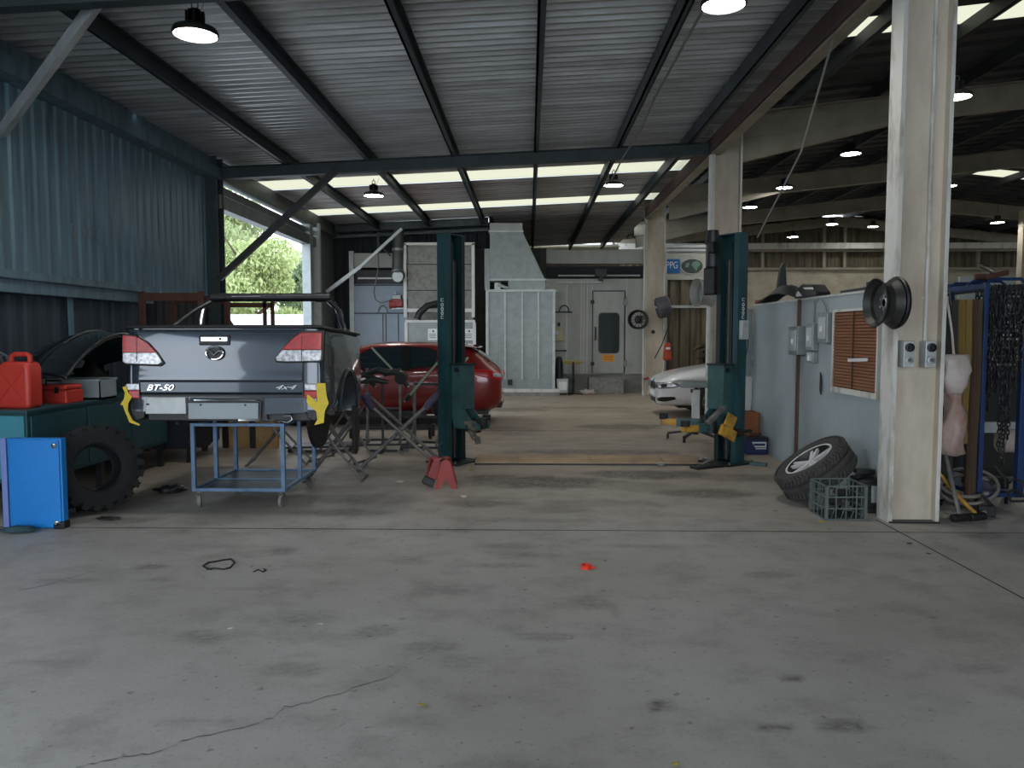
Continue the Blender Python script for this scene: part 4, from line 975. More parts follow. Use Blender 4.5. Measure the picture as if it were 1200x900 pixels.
def arm(root, s, p, ang, l1, l2, z, tip='yellow'):
    d = Vector((math.cos(ang)*s, math.sin(ang), 0)); p = Vector(p)
    m = MB(); m.bar(p, p+d*l1, .11, .10); o = m.build('lift_arm', 'teal_l', root, bevel=.006)
    m = MB(); m.bar(p+d*(l1-.06), p+d*(l1+l2), .085, .075); m.build('arm_extension', tip, o, bevel=.005)
    m = MB(); m.cyl(p+d*(l1+l2-.03)+Vector((0, 0, .03)), p+d*(l1+l2-.03)+Vector((0, 0, .10)), .055, n=18); m.build('lifting_pad', 'rubber', o)
    m = MB(); m.cyl(p+Vector((0, 0, -.07)), p+Vector((0, 0, .08)), .07, n=18); m.build('arm_pivot', 'dsteel', o)
arm(LR, -1, (-.36, -.05, .47), .1, .22, .2, .45); arm(LR, -1, (-.30, .1, .5), 1.0, .35, .2, .5, 'yellow')
m = MB(); m.box((-.30, -.26, .42), (.26, .05, .13), Matrix.Rotation(.45, 3, 'Y')); m.build('arm_guard', 'yellow', LR, bevel=.006)
m = MB(); m.box((-.17, -.18, .55), (.16, .03, .16), Matrix.Rotation(.5, 3, 'Y')); m.build('arm_guard', 'yellow', LR, bevel=.006)
m = MB(); m.bar((-.50, -.12, .53), (-.22, -.12, .72), .06, .05); m.build('arm_strut', 'tubegrey', LR, bevel=.005)
m = MB(); m.cyl((-.06, -.26, .40), (-.06, -.14, .40), .05, n=16); m.cyl((.1, -.26, .42), (-.14, -.26, .42), .022, n=10); m.build('arm_lock', 'dsteel', LR)
arm(LL, 1, (.30, -.03, .48), .2, .12, .08, .45, 'dsteel'); arm(LL, 1, (.28, .1, .45), 1.9, .3, .2, .5, 'dsteel')
m = MB()
for k in range(5): m.box((.36+.03*math.sin(k*2), -.12+.03*k, .52-.055*k), (.13-.01*k, .07, .05), Matrix.Rotation(.3*k, 3, 'Y'))
m.build('arm_lock', mat('worn_cast_steel', (120, 116, 106), .7, .3, .7, 12., (56, 54, 50)), LL, bevel=.008)
# power unit, limit box, switch box, numbers
m = MB(); m.bx(-.14, .0, .16, .34, 2.08, 2.42); m.build('oil_tank', 'black', LR, bevel=.02)
m = MB(); m.cyl((-.06, .26, 2.42), (-.06, .26, 2.72), .085, n=20); m.build('pump_motor', 'dsteel', LR, smooth=True, bevel=.01)
m = MB(); m.cyl((-.06, .26, 2.72), (-.06, .26, 2.88), .10, r2=.07, n=20); m.build('motor_cover', 'dsteel', LR, smooth=True)
m = MB(); m.box((-.14, .18, 2.66), (.08, .08, .14)); m.build('junction_box', 'dsteel', LR, bevel=.008)
m = MB(); m.bx(-.05, .07, -.225, -.176, 1.53, 1.76); o = m.build('switch_box', 'galv_l', LR, bevel=.008)
m = MB(); m.bx(-.035, .055, -.231, -.225, 1.68, 1.735); m.build('control_label', 'partition', o)
m = MB(); m.tube([(.07, -.18, 1.74), (.11, -.18, 1.6), (.11, -.18, 1.45), (.08, -.17, 1.3)], .006, 6); m.build('cable', 'black', LR)
def marks(root, x):
    random.seed(5); m = MB()
    for k, z in enumerate((2.01, 1.95, 1.90, 1.85, 1.80)):
        if k in (0, 4): m.bx(x-.022, x+.022, -.1768, -.1755, z-.018, z-.012); m.bx(x-.022, x+.022, -.1768, -.1755, z+.012, z+.018); m.bx(x-.022, x-.014, -.1768, -.1755, z-.018, z+.018)
        else: m.lathe([(.022, -.0008), (.022, .0008), (.013, .0008), (.013, -.0008)], 14, Matrix.Translation((x, -.1763, z)) @ Matrix.Rotation(PI/2, 4, 'X'), close=True)
    o = m.build('lettering', 'label', root); o['kind'] = 'stuff'
marks(LR, .02); marks(LL, -.01)
# floor cover plate between the posts
r = thing('floor_cover_plate', 'long tan steel cover plate on the floor between the two lift posts', 'cover plate', (.76, 9.62, 0))
m = MB(); m.prism([(-.32, 0), (-.27, .032), (.27, .032), (.32, 0)], -1.42, 1.30, 'x'); m.build('plate', 'plate', r)
m = MB(); m.bx(-1.42, 1.30, -.335, -.318, 0, .02); m.build('front_lip', 'dsteel', r)
for x in (-.9, .0, .9):
    m = MB(); m.bx(x-.003, x+.003, -.27, .27, .032, .0335); m.build('seam', 'dsteel', r)
r = thing('ramp_bracket', 'dark steel bracket plate on the floor at the foot of the right lift post', 'bracket', (2.14, 9.15, 0), rz=.5)
m = MB(); m.bx(-.22, .2, -.07, .07, 0, .03); m.build('plate', 'dsteel', r, bevel=.004)
m = MB(); m.bar((-.1, 0, .04), (.12, .05, .09), .05, .02); m.build('tab', 'steel', r)
m = MB(); m.box((2.79, 9.32, .02), (.2, .09, .035), Matrix.Rotation(-.5, 3, 'Z')); tag(m.build('door_wedge', 'teal_l', bevel=.006), 'small green-grey block on the floor right of the right lift post', 'block')

# red folding stand
p = gr(520, 571)
r = thing('axle_stand', 'red folded steel axle stand at the foot of the left lift post', 'axle stand', (p.x-.0, p.y+.02, 0), rz=.15)
m = MB(); m.prism([(-.03, .285), (.02, .31), (.06, .285), (.14, 0), (.07, 0), (.015, .10), (-.05, 0), (-.10, 0)], -.11, -.10, 'y'); m.build('front_plate', 'red', r, bevel=.003)
m = MB(); m.prism([(-.13, .22), (-.10, .30), (-.02, .31), (.0, .27), (-.06, .10), (-.16, .02), (-.20, .04)], -.02, .03, 'y'); m.build('rear_leg', 'red', r, bevel=.004)
m = MB(); m.bar((-.12, .10, .30), (-.18, .16, 0), .05, .02); m.bar((.05, .10, .30), (.13, .16, 0), .05, .02); m.bar((-.12, .1, .29), (.05, .1, .29), .03); m.build('back_legs', 'red', r)
m = MB(); m.cyl((-.02, -.1, .26), (-.02, .1, .30), .022); m.tube([(-.03, .0, .28), (-.06, .0, .42), (-.02, .0, .47)], .012, 8); m.build('ratchet_post', 'dsteel', r)
m = MB(); m.box((-.16, -.02, .07), (.12, .1, .08), Matrix.Rotation(.4, 3, 'Y')); m.build('foot', 'dsteel', r, bevel=.01)

# ================================================================== PANEL STANDS
def xstand(name, label, cat, loc, rz, w, h, depth, m_='tubegrey', r_=.014, pad=None, group=None, sp=1.):
    """folding X stand: two hinged U frames crossing"""
    o = thing(name, label, cat, loc, rz, group)
    for s in (-1, 1):
        m = MB(); y = s*.02
        m.tube([(-s*w*.5*sp, y-depth/2, .012), (s*w*.36, y-depth/2, h-.05), (s*w*.40, y-depth/2+.05, h), (s*w*.40, y+depth/2-.05, h), (s*w*.36, y+depth/2, h-.05), (-s*w*.5*sp, y+depth/2, .012)], r_, 8)
        f = m.build('u_frame', m_, o, smooth=True)
        m = MB(); m.cyl((-s*w*.5*sp, -depth/2-.06, r_), (-s*w*.5*sp, depth/2+.06, r_), r_*.9, n=8); m.build('foot_bar', m_, f)
        m = MB(); m.cyl((-s*w*.26*sp, y-depth/2, h*.28), (-s*w*.26*sp, y+depth/2, h*.28), r_*.8, n=8); m.build('cross_tube', m_, f)
        if pad:
            m = MB(); m.tube([(s*w*.30, y-depth/2, h-.12), (s*w*.37, y-depth/2, h-.03), (s*w*.41, y-depth/2+.06, h+.005), (s*w*.41, y+depth/2-.06, h+.005)], r_*2.1, 10); m.build('foam_sleeve', pad, f, smooth=True)
    m = MB(); m.cyl((-w*.04, -depth/2-.02, h*.52), (-w*.04, -depth/2+.06, h*.52), r_*.9); m.build('hinge_pin', 'dsteel', o); return o
xstand('folding_stand', 'grey folding X stand standing under the right side of the pickup tub', 'folding stand', (-2.12, 8.32, 0), .06, .62, .78, .3)
xstand('folding_stand', 'folding X stand behind the first one, below the tub wheel arch', 'folding stand', (-2.35, 9.6, 0), -.3, .62, .8, .45)
xstand('folding_stand', 'pale-green folding X stand seen through the blue trolley frame', 'folding stand', (-3.1, 9.4, 0), .15, .7, .75, .4, 'tubegrey')
xstand('padded_stand', 'grey folding X stand with purple foam sleeves in front of the red hatchback', 'folding stand', (-1.50, 8.98, 0), .05, 1.0, .86, .42, 'tubegrey', .02, 'purple')
def mobile_stand(label, loc, rz, w, h, armlen, tilt, lean=1, name='panel_trolley'):
    o = thing(name, label, 'panel trolley', loc, rz)
    m = MB(); m.bar((-w/2, -.25, .09), (w/2, -.25, .09), .03); m.bar((-w/2, .25, .09), (w/2, .25, .09), .03); m.bar((-w*.3, -.25, .09), (-w*.3, .25, .09), .03); m.bar((w*.3, -.25, .09), (w*.3, .25, .09), .03); m.build('base_frame', 'dsteel', o)
    for x in (-w/2+.03, w/2-.03):
        for y in (-.25, .25): caster(o, x, y, .04, random.uniform(0, 2), .09, 'dsteel')
    for x in (-w*.3, w*.3):
        m = MB(); m.bar((x, 0, .09), (x, 0, h), .035); m.bar((x, -.22, .1), (x, 0, h*.45), .022); m.build('upright', 'tubegrey', o)
        d = Vector((-math.sin(tilt)*lean, 0, math.cos(tilt))); p = Vector((x, -.03, h-.12))
        m = MB(); m.bar(p-d*armlen*.25, p+d*armlen*.75, .026); a = m.build('tilting_arm', 'green_lt', o)
        m = MB(); m.cyl(p-d*armlen*.22, p-d*armlen*.1, .035, n=12); m.build('foam_pad', 'black', a)
    m = MB(); m.bar((-w*.3, 0, h*.5), (w*.3, 0, h*.5), .03); m.build('cross_bar', 'dsteel', o); m = MB(); m.bar((-w*.3, 0, h-.03), (w*.3, 0, h-.03), .035); m.build('cross_bar', 'dsteel', o)
    return o
mobile_stand('wheeled panel trolley with two pale slanting arms in front of the red car', (-2.02, 10.6, 0), .1, .75, 1.12, .75, .75)
mobile_stand('wheeled stand with arms slanting right, close behind the left lift post', (-1.38, 10.35, 0), -.15, .6, .95, .8, .72, -1)
o = thing('spray_gun_rack', 'heap of dark green padded clamps hung on the panel trolley', 'clamps', (-1.98, 10.3, 0))
for k, (x, z, l) in enumerate(((-.25, 1.0, .3), (-.05, 1.06, .34), (.16, 1.04, .26), (-.1, .94, .38))):
    m = MB(); m.tube([(x-l/2, -.02*k, z), (x, -.03*k, z+.05), (x+l/2, -.02*k, z+.01)], [.02, .045, .03], 10); m.build('clamp', 'dgreen', o, smooth=True)
m = MB(); m.cyl((.26, -.08, 1.0), (.26, .06, 1.02), .08, n=20); m.build('clamp_disc', 'black', o)
m = MB(); m.bar((.0, 0, .12), (.0, 0, 1.0), .03); m.bar((-.2, 0, 0.015), (.2, 0, .015), .03); m.bar((0, -.2, 0.015), (0, .2, .015), .03); m.bar((0, 0, 0), (0, 0, .14), .04); m.build('stem', 'dsteel', o)
# low dolly with wheels under the red car
o = thing('wheel_dolly', 'low dark dolly with round wheels on the floor between stands and red car', 'dolly', (-2.1, 11.6, 0))
m = MB(); m.bar((-.6, 0, .16), (.6, 0, .16), .04); m.bar((-.6, .3, .16), (.6, .3, .16), .04); m.bar((0, 0, .16), (0, .3, .16), .04); m.build('frame', 'dsteel', o)
for x in (-.6, .6):
    for y in (-.02, .32):
        m = MB(); m.cyl((x-.02, y, .1), (x+.02, y, .1), .1, n=20); m.build('wheel', 'rubber', o, bevel=.006)
o = thing('creeper_board', 'flat dark mechanics creeper lying on the floor under the tub', 'creeper', (-2.85, 10.4, 0), .2)
m = MB(); m.bx(-.45, .45, -.2, .2, .06, .09); m.build('board', 'black', o, bevel=.01)
for x in (-.4, .4):
    for y in (-.16, .16): m = MB(); m.cyl((x, y-.01, .03), (x, y+.01, .03), .03, n=12); m.build('wheel', 'rubber', o)
o = thing('cardboard_sheet', 'yellowed cardboard sheet standing in the dark under the pickup tub', 'cardboard', (-4.0, 10.6, 0))
m = MB(); m.bx(-.3, .5, -.01, .02, 0, .62); m.build('sheet', 'wood', o); m = MB(); m.bx(-.28, -.2, -.03, -.01, 0, .62); m.bx(.1, .18, -.03, -.01, 0, .6); m.build('batten', 'dsteel', o)

# ================================================================== RIGHT SIDE
# partition in line with the columns
XP = 3.18
m = MB(); m.bx(XP, XP+.06, 6.95, 9.08, 0, 1.99); m.bx(XP, XP+.06, 9.16, 10.95, 0, 1.99); struct(m.build('wall_partition', 'partition'))
m = MB(); m.bx(XP-.02, XP+.07, 9.08, 9.16, 0, 2.0); struct(m.build('partition_post', mat('post_brown', (84, 66, 56), .7)))
m = MB(); m.bx(XP-.01, XP+.07, 6.9, 10.95, 1.99, 2.01); struct(m.build('partition_cap', 'white_p'))
m = MB(); m.bx(XP, 4.6, 10.95, 11.0, 0, 1.99); struct(m.build('wall_partition', 'partition'))
# framed slat shutter
r = thing('slatted_shutter', 'rust-brown slatted shutter fixed to the grey-blue partition', 'shutter', (XP, 7.55, 0))
m = MB()
for k in range(24): m.box((-.02, 0, 1.08+k*.031), (.008, .98, .026), Matrix.Rotation(.45, 3, 'Y'))
o = m.build('slats', 'shutter', r); o['kind'] = 'stuff'
m = MB(); m.bx(-.012, -.002, -.5, .5, 1.05, 1.82); m.build('backing', mat('shutter_backing', (96, 56, 36), .8), r)
m = MB(); m.bx(-.03, 0, -.53, .53, 1.0, 1.055); m.build('sill_strip', 'white_p', r); m = MB(); m.bx(-.03, 0, -.53, -.5, 1.05, 1.84); m.bx(-.03, 0, .5, .53, 1.05, 1.84); m.bx(-.03, 0, -.5, .5, 1.82, 1.845); m.build('frame', 'white_p', r)
m = MB(); m.bar((-.05, -.38, 1.36), (-.05, .06, 1.34), .008, .03); m.build('torn_strip', 'label', r)
m = MB(); m.bx(-.034, -.028, -.01, .012, 1.06, 1.82); m.build('centre_cord', 'orange', r)
# switch boxes
for (y, z, w_, h_, d_, lab) in ((9.0, 1.52, .3, .33, .12, 'tall grey switch box over the brown partition post'), (8.62, 1.56, .22, .30, .07, 'square grey switch box right of the tall one'), (8.62, 1.34, .2, .13, .06, 'small low grey box under the other switch boxes'), (8.25, 1.66, .26, .32, .07, 'grey-backed white switch nearest the slatted shutter')):
    o = thing('switch_box', lab, 'switch box', (XP, y, z), group='switch boxes on the partition')
    m = MB(); m.bx(-d_, 0, -w_/2, w_/2, -h_/2, h_/2); m.build('housing', 'galv', o, bevel=.008)
    m = MB(); m.bx(-d_-.008, -d_, -w_*.38, w_*.38, -h_*.36, h_*.36); c = m.build('cover', 'galv_l', o, bevel=.004)
    m = MB(); m.bx(-d_-.022, -d_-.006, -.02, .02, -.04, .02); m.build('rocker', 'label', c, bevel=.003)
m = MB(); m.tube([(XP-.02, 8.62, 1.72), (XP-.02, 8.62, 1.96)], .01, 8); m.tube([(XP-.02, 8.25, 1.81), (XP-.02, 8.3, 1.9), (XP-.02, 8.4, 1.96)], .007, 8)
tag(m.build('conduit_pipe', 'hose'), 'short grey conduits rising from the partition switch boxes', 'conduit')
m = MB(); m.solid_grid([[(XP-.015, 8.36+.02*i, 1.14-.1*j+.02*i) for j in range(3)] for i in range(3)], (-.01, 0, 0)); tag(m.build('glove_rag', 'dsteel'), 'dark rag hooked on the partition under the switch boxes', 'rag')
# tall grey cabinet + small box behind the lift post
r = thing('wall_cabinet', 'tall grey wall cabinet behind the right lift post at the partition end', 'cabinet', (3.02, 11.2, 0))
m = MB(); m.bx(-.2, .18, -.12, .12, .98, 1.97); m.build('body', 'grey_booth', r, bevel=.006); m = MB(); m.bx(-.18, .16, -.135, -.12, 1.0, 1.95); d = m.build('door', 'galv', r, bevel=.004)
m = MB(); m.bx(-.2, .0, -.16, -.135, 1.22, 1.45); m.build('gauge_panel', 'ply', d); m = MB(); m.bx(-.18, -.02, -.165, -.16, 1.32, 1.36); m.build('gauge_slot', 'black', d)
m = MB(); m.bx(-.2, .18, -.1, .1, .0, .98); m.build('lower_body', 'white', r)
# cardboard box and batteries
r = thing('cardboard_box', 'brown cardboard box standing behind the car battery', 'box', (3.0, 10.72, 0))
m = MB(); m.bx(-.17, .16, -.15, .15, 0, .52); m.build('body', 'card', r, bevel=.004)
m = MB(); m.box((-.1, -.02, .525), (.16, .3, .006), Matrix.Rotation(.2, 3, 'Y')); m.build('flap', 'card', r); m = MB(); m.bx(.04, .09, -.156, -.15, .1, .17); m.build('sticker', 'label', r)
r = thing('car_battery', 'black and navy car battery with white label by the partition foot', 'battery', (3.03, 10.25, 0))
m = MB(); m.bx(-.15, .13, -.09, .09, 0, .2); m.build('case', 'navy', r, bevel=.008)
m = MB(); m.bx(-.155, .135, -.095, .095, .2, .235); m.build('lid', 'black', r, bevel=.006)
for x in (-.1, .08): m = MB(); m.cyl((x, 0, .235), (x, 0, .255), .012); m.build('terminal', 'steel', r)
m = MB(); m.tube([(-.1, 0, .24), (-.08, 0, .27), (.06, 0, .27), (.08, 0, .24)], .007, 6); m.build('handle', 'black', r)
m = MB(); m.prism([(-.08, .17), (.11, .17), (.11, .10), (-.04, .10)], -.0935, -.09, 'y'); l = m.build('label_plate', 'label', r); m = MB(); m.bx(-.055, .095, -.0945, -.0935, .118, .15); m.build('label_bar', 'navy', l); m = MB(); m.bx(-.03, .11, -.0935, -.09, .075, .088); m.build('label_line', 'label', r)
r = thing('car_battery', 'lilac-blue car battery partly hidden behind the right lift post', 'battery', (2.80, 10.45, 0))
m = MB(); m.bx(-.1, .08, -.1, .1, 0, .2); m.build('case', mat('battery_lilac', (84, 84, 130), .5), r, bevel=.008); m = MB(); m.bx(-.1, .08, -.1, .1, .2, .225); m.build('lid', 'label', r, bevel=.005)
# plastic parts lying on top of the partition
r = thing('bumper_mouldings', 'dark green plastic moulding with an upright fin on top of the partition', 'plastic moulding', (XP+.03, 9.85, 2.01))
m = MB(); m.solid_grid([[(-.12+.08*i, -.75+.18*j, .02+.19*math.sin(PI*min(1, (j+.3)/8))*math.sin(PI*(i+.6)/4.4)) for j in range(9)] for i in range(4)], (0, 0, -.012)); m.build('shell', 'dgreen', r, smooth=True)
m = MB(); m.prism([(-.06, .1), (.08, .1), (.05, .42), (.02, .50), (-.02, .42)], .05, .12, 'y'); m.build('fin', 'dgreen', r, bevel=.01)
r = thing('headlamp_unit', 'black headlamp unit with white stripes on top of the partition', 'headlamp', (XP+.03, 8.85, 2.012))
m = MB(); m.prism([(-.35, .0), (.35, .0), (.32, .10), (.1, .16), (-.2, .13), (-.36, .04)], -.08, .08, 'x'); m.build('housing', 'black', r, bevel=.015)
m = MB(); m.prism([(-.28, .075), (-.02, .09), (.05, .115), (-.25, .10)], -.088, -.08, 'x'); m.build('lens_stripe', 'label', r); m = MB(); m.prism([(.08, .02), (.3, .02), (.2, .08)], -.088, -.08, 'x'); m.build('white_clip', 'label', r)
m = MB(); m.bar((XP+.03, 7.15, 2.03), (XP+.03, 8.0, 2.025), .04, .03); m.box((XP+.03, 7.3, 2.06), (.05, .16, .05)); tag(m.build('plastic_trim', 'black', bevel=.004), 'black trim strip on the partition above the shutter', 'trim strip')
m = MB(); m.box((XP+.02, 10.7, 2.04), (.1, .3, .05)); tag(m.build('timber_offcut', 'red', bevel=.006), 'small red block on the far end of the partition', 'block')
# leaning wheel
wn = Vector((-.58, .02, .81)).normalized()
r = thing('mounted_tyre', 'alloy car wheel with worn tyre leaning beside the milk crate', 'wheel', (2.72, 7.3, .325)); r.rotation_mode = 'QUATERNION'; r.rotation_quaternion = wn.to_track_quat('Z', 'Y')
m = MB(); R_, W_ = .365, .25
m.lathe([(.235, -W_*.38), (.25, -W_*.47), (.31, -W_*.52), (.345, -W_*.44), (.358, -W_*.36), (.361, -W_*.2), (.346, -.028), (.372, -.018), (.372, .018), (.346, .028), (.361, W_*.2), (.358, W_*.36), (.345, W_*.44), (.31, W_*.52), (.25, W_*.47), (.235, W_*.38), (.25, W_*.3), (.32, W_*.34), (.33, 0), (.32, -W_*.34), (.25, -W_*.3)], 72, close=True)
ty = m.build('tyre', 'rubber_d', r, smooth=True)
m = MB()
for k in range(54):
    for s in (-1, 1):
        R3 = Matrix.Rotation(2*PI*k/54, 4, 'Z'); g = bmesh.ops.create_cube(m.bm, size=1)
        for v in g['verts']: v.co = R3 @ Vector((.363+v.co.x*.018, v.co.y*.030+v.co.z*.03, s*.076+v.co.z*.055))
        g = bmesh.ops.create_cube(m.bm, size=1)
        for v in g['verts']: v.co = R3 @ Vector((.358+v.co.x*.02-(.010 if v.co.z*s > 0 else 0), v.co.y*.030, s*.112+v.co.z*.02))
o = m.build('tread_blocks', 'rubber_d', ty); o['kind'] = 'stuff'
m = MB(); m.lathe([(.243, W_*.44), (.225, W_*.44), (.205, W_*.25), (.20, -W_*.4), (.243, -W_*.44), (.243, -W_*.38), (.215, -W_*.36), (.218, W_*.22), (.235, W_*.38)], 48, close=True)
rb = m.build('rim_barrel', 'dsteel', r, smooth=True)
m = MB(); m.lathe([(.243, W_*.445), (.225, W_*.445), (.222, W_*.40), (.24, W_*.40)], 48, close=True)
m.lathe([(0, .085), (.032, .085), (.045, .07), (.06, .05), (.06, .0), (0, 0)], 24)
for k in range(5):
    for dd in (-.14, .14):
        R3 = Matrix.Rotation(2*PI*k/5+dd, 4, 'Z'); g = bmesh.ops.create_cube(m.bm, size=1)
        for v in g['verts']: v.co = R3 @ Vector((.13+v.co.x*.18, v.co.y*.026*(1.2 if v.co.x < 0 else .9), .068+v.co.z*.03+(.01 if v.co.x > 0 else 0)))
m.build('alloy_rim', mat('alloy_silver', (222, 222, 222), .4, .1, .3, 10., (150, 150, 150)), r, smooth=True)
m = MB(); m.lathe([(0, -.02), (.17, -.02), (.17, -.035), (0, -.035)], 32); m.build('spoke_gap_shade_plate', 'dsteel', r)  # dark plate added behind the spokes to paint the shade in the gaps
# milk crate
r = thing('milk_crate', 'grey-green plastic milk crate on the floor in front of the near column', 'crate', (2.72, 6.75, 0), rz=.03)
m = MB(); S = .18; Hc = .30
for z in (.006, .10, .20, .294):
    t = .012
    m.bx(-S, S, -S, -S+t, z-t/2, z+t/2); m.bx(-S, S, S-t, S, z-t/2, z+t/2); m.bx(-S, -S+t, -S+t, S-t, z-t/2, z+t/2); m.bx(S-t, S, -S+t, S-t, z-t/2, z+t/2)
for k in range(5):
    x = -S+.006+k*(2*S-.012)/4; 
    for s in (-1, 1): m.bx(x-.004, x+.004, s*(S-.007)-.004, s*(S-.007)+.004, 0, Hc); m.bx(s*(S-.007)-.004, s*(S-.007)+.004, x-.004, x+.004, 0, Hc)
for sx in (-1, 1):
    for sy in (-1, 1): m.bx(sx*(S-.012)-.012, sx*(S-.012)+.012, sy*(S-.012)-.012, sy*(S-.012)+.012, 0, Hc)
for k in range(4):
    x = -S+.05+k*.085; m.bar((x, -S+.006, .01), (x+.03, -S+.006, .1), .006)
m.build('crate_lattice', mat('crate_plastic', (92, 102, 100), .5), r)
m = MB()
for k in range(9): m.bx(-S, S, -S+.02+k*.041, -S+.028+k*.041, .004, .012); m.bx(-S+.02+k*.041, -S+.028+k*.041, -S, S, .004, .012)
m.build('crate_floor', 'dgreen', r)
random.seed(31)
o = thing('scrap_fittings', 'dark scrap fittings filling the milk crate', 'scrap parts', (2.72, 6.75, .02), rz=.03)
for k in range(7):
    m = MB(); x, y, z = random.uniform(-.09, .09), random.uniform(-.09, .09), .03+.028*k; m.box((x, y, z), (random.uniform(.06, .13), random.uniform(.05, .12), .05), Euler((random.random()*.4, random.random()*.4, random.random()*3)).to_matrix())
    m.build('fitting', 'dgreen' if k % 3 else 'dsteel', o, bevel=.006)
r = thing('milk_crate', 'black crate of junk wedged between the leaning wheel and near column', 'crate', (3.05, 6.95, 0), rz=-.05)
m = MB(); m.bx(-.10, .10, -.12, .12, 0, .30); m.build('body', 'black', r, bevel=.006); m = MB()
for k in range(5): m.bx(-.105, .105, -.13, -.12, .02+k*.055, .04+k*.055)
m.build('ribs', 'dgreen', r)
m = MB(); m.bar((-.1, -.05, .32), (.09, .08, .33), .05, .03); m.box((0, .05, .35), (.16, .1, .04)); m.build('junk_bracket', 'dsteel', r, bevel=.004); m = MB(); m.bx(.0, .07, -.136, -.13, .10, .25); m.build('pale_patch', 'partition', r)

# steel wheel rim hung on the near column
def rim(name, label, loc, normal, r_, w_, m_, inner='dsteel'):
    o = thing(name, label, 'wheel rim', loc); o.rotation_mode = 'QUATERNION'; o.rotation_quaternion = Vector(normal).normalized().to_track_quat('Z', 'Y')
    m = MB(); m.lathe([(r_, w_*.5), (r_*.97, w_*.52), (r_*.93, w_*.46), (r_*.90, w_*.34), (r_*.80, w_*.2), (r_*.78, -w_*.1), (r_*.88, -w_*.3), (r_*.92, -w_*.46), (r_, -w_*.5), (r_*.98, -w_*.44), (r_*.90, -w_*.32), (r_*.81, -w_*.12), (r_*.83, w_*.2), (r_*.92, w_*.32), (r_*.98, w_*.42)], 48, close=True); b_ = m.build('barrel', m_, o, smooth=True)
    m = MB(); m.lathe([(r_*.80, w_*.0), (r_*.55, -w_*.12), (r_*.34, -w_*.02), (r_*.16, w_*.0), (r_*.16, -w_*.04), (r_*.34, -w_*.07), (r_*.55, -w_*.17), (r_*.80, -w_*.05)], 48, close=True); m.build('disc', inner, o, smooth=True)
    m = MB()
    for k in range(5): a = 2*PI*k/5; m.cyl((math.cos(a)*r_*.27, math.sin(a)*r_*.27, -.0), (math.cos(a)*r_*.27, math.sin(a)*r_*.27, w_*.04), .01, n=6)
    n_ = m.build('wheel_nuts', 'steel', o); n_['kind'] = 'stuff'
    return o
o = rim('wheel_rim', 'dark steel wheel rim hung on the left edge of the near column', (2.89, 6.36, 1.85), (-1, -.06, 0), .2, .15, mat('rim_blackened', (64, 64, 62), .45, .5, .6, 7., (34, 34, 34)), 'steel')
m = MB(); m.cyl((0, 0, -.15), (0, 0, -.02), .03); m.box((0, 0, -.15), (.12, .3, .03)); m.build('wall_bracket', 'dsteel', o)
m = MB(); m.lathe([(.15, -.085), (.205, -.085), (.215, -.095), (.205, -.12), (.15, -.12)], 36, close=True); m.build('backing_ring', 'black', o, smooth=True)
o = rim('wheel_rim', 'pale dusty wheel rim hung on the left side of the middle column', (2.86, 12.75, 2.27), (-1, -.25, 0), .24, .26, 'grey_booth', 'galv'); m = MB(); m.cyl((0, 0, -.2), (0, 0, -.05), .05); m.build('bracket', 'galv', o)
m = MB(); m.tube([(.2, .0, -.05), (.27, .0, -.05), (.30, .02, -.12)], .02, 8); m.build('bracket_hook', 'galv', o)
# outlets on the near column
for i, x in enumerate((3.155, 3.335)):
    o = thing('power_outlet', ['double grey power outlet on the near column, left of the pair', 'double grey power outlet on the near column below the conduit'][i], 'power outlet', (x, 6.5, 1.43), group='outlets on the near column')
    m = MB(); m.bx(-.045, .045, -.05, .06, -.11, .11); m.build('box', 'galv_l', o, bevel=.006)
    for z in (.055, -.05):
        m = MB(); m.lathe([(.036, 0), (.036, .02), (.028, .022), (.024, .01), (0, .01)], 24, Matrix.Translation((0, -.05, z)) @ Matrix.Rotation(PI/2, 4, 'X')); s_ = m.build('socket', 'dsteel' if z > 0 else 'galv_l', o, smooth=True)
        m = MB(); m.cyl((0, -.062, z), (0, -.078, z), .014, n=10); m.build('switch' if z > 0 else 'socket_cap', 'black' if z > 0 else 'steel', s_)
# cloth bag, sledge hammers, boards right of the column
# hanging boards
def at2(px, py, Y): return at(px, py, Y)
r = thing('hanging_rail', 'thin dark rail carrying boards between the near column and chain rack', 'rail', (3.52, 6.86, 1.9))
m = MB(); m.bar((.0, 0, .02), (.46, .0, .08), .02); m.build('bar', 'dsteel', r); m = MB(); m.tube([(.15, -.02, .08), (.17, -.03, -.06)], .008, 6); m.build('hook', 'dsteel', r)
m = MB(); m.bar((.0, 0, .02), (.0, 0, -1.9), .02); m.build('upright', 'dsteel', r)
for x0, x1, z0, z1, mm, lab in ((3.66, 3.78, .3, 1.9, 'darktarp', 'black hanging sheet nearest the near column'), (3.785, 3.90, .62, 1.9, 'yellowtarp', 'mustard yellow hanging board right of the near column'), (3.905, 3.99, .12, 1.9, 'browntarp', 'brown board standing beside the blue chain rack')):
    m = MB(); m.solid_grid([[(x0+(x1-x0)*i/6, 6.88+.012*math.sin(i*1.9)+.01*math.sin(j), z0+(z1-z0)*j/8) for j in range(9)] for i in range(7)], (0, .03, 0))
    tag(m.build('hanging_board', mm, smooth=True), lab, 'board')
m = MB()
rows = []
for j in range(14):
    t = j/13; z = 1.42-.86*t; w_ = .10+.07*min(1, t*2.2) if t > .38 else .13-.05*t*2; w_ = (.15, .155, .15, .14, .12, .09, .085, .10, .115, .125, .13, .135, .14, .14)[j]
    rows.append([(3.66+.012*math.sin(j)+math.cos(a)*w_*.78*(1+.12*math.sin(3*a+j)), 6.68+math.sin(a)*.07*(1+.2*math.sin(2*a+j)), z) for a in [2*PI*k/20 for k in range(20)]])
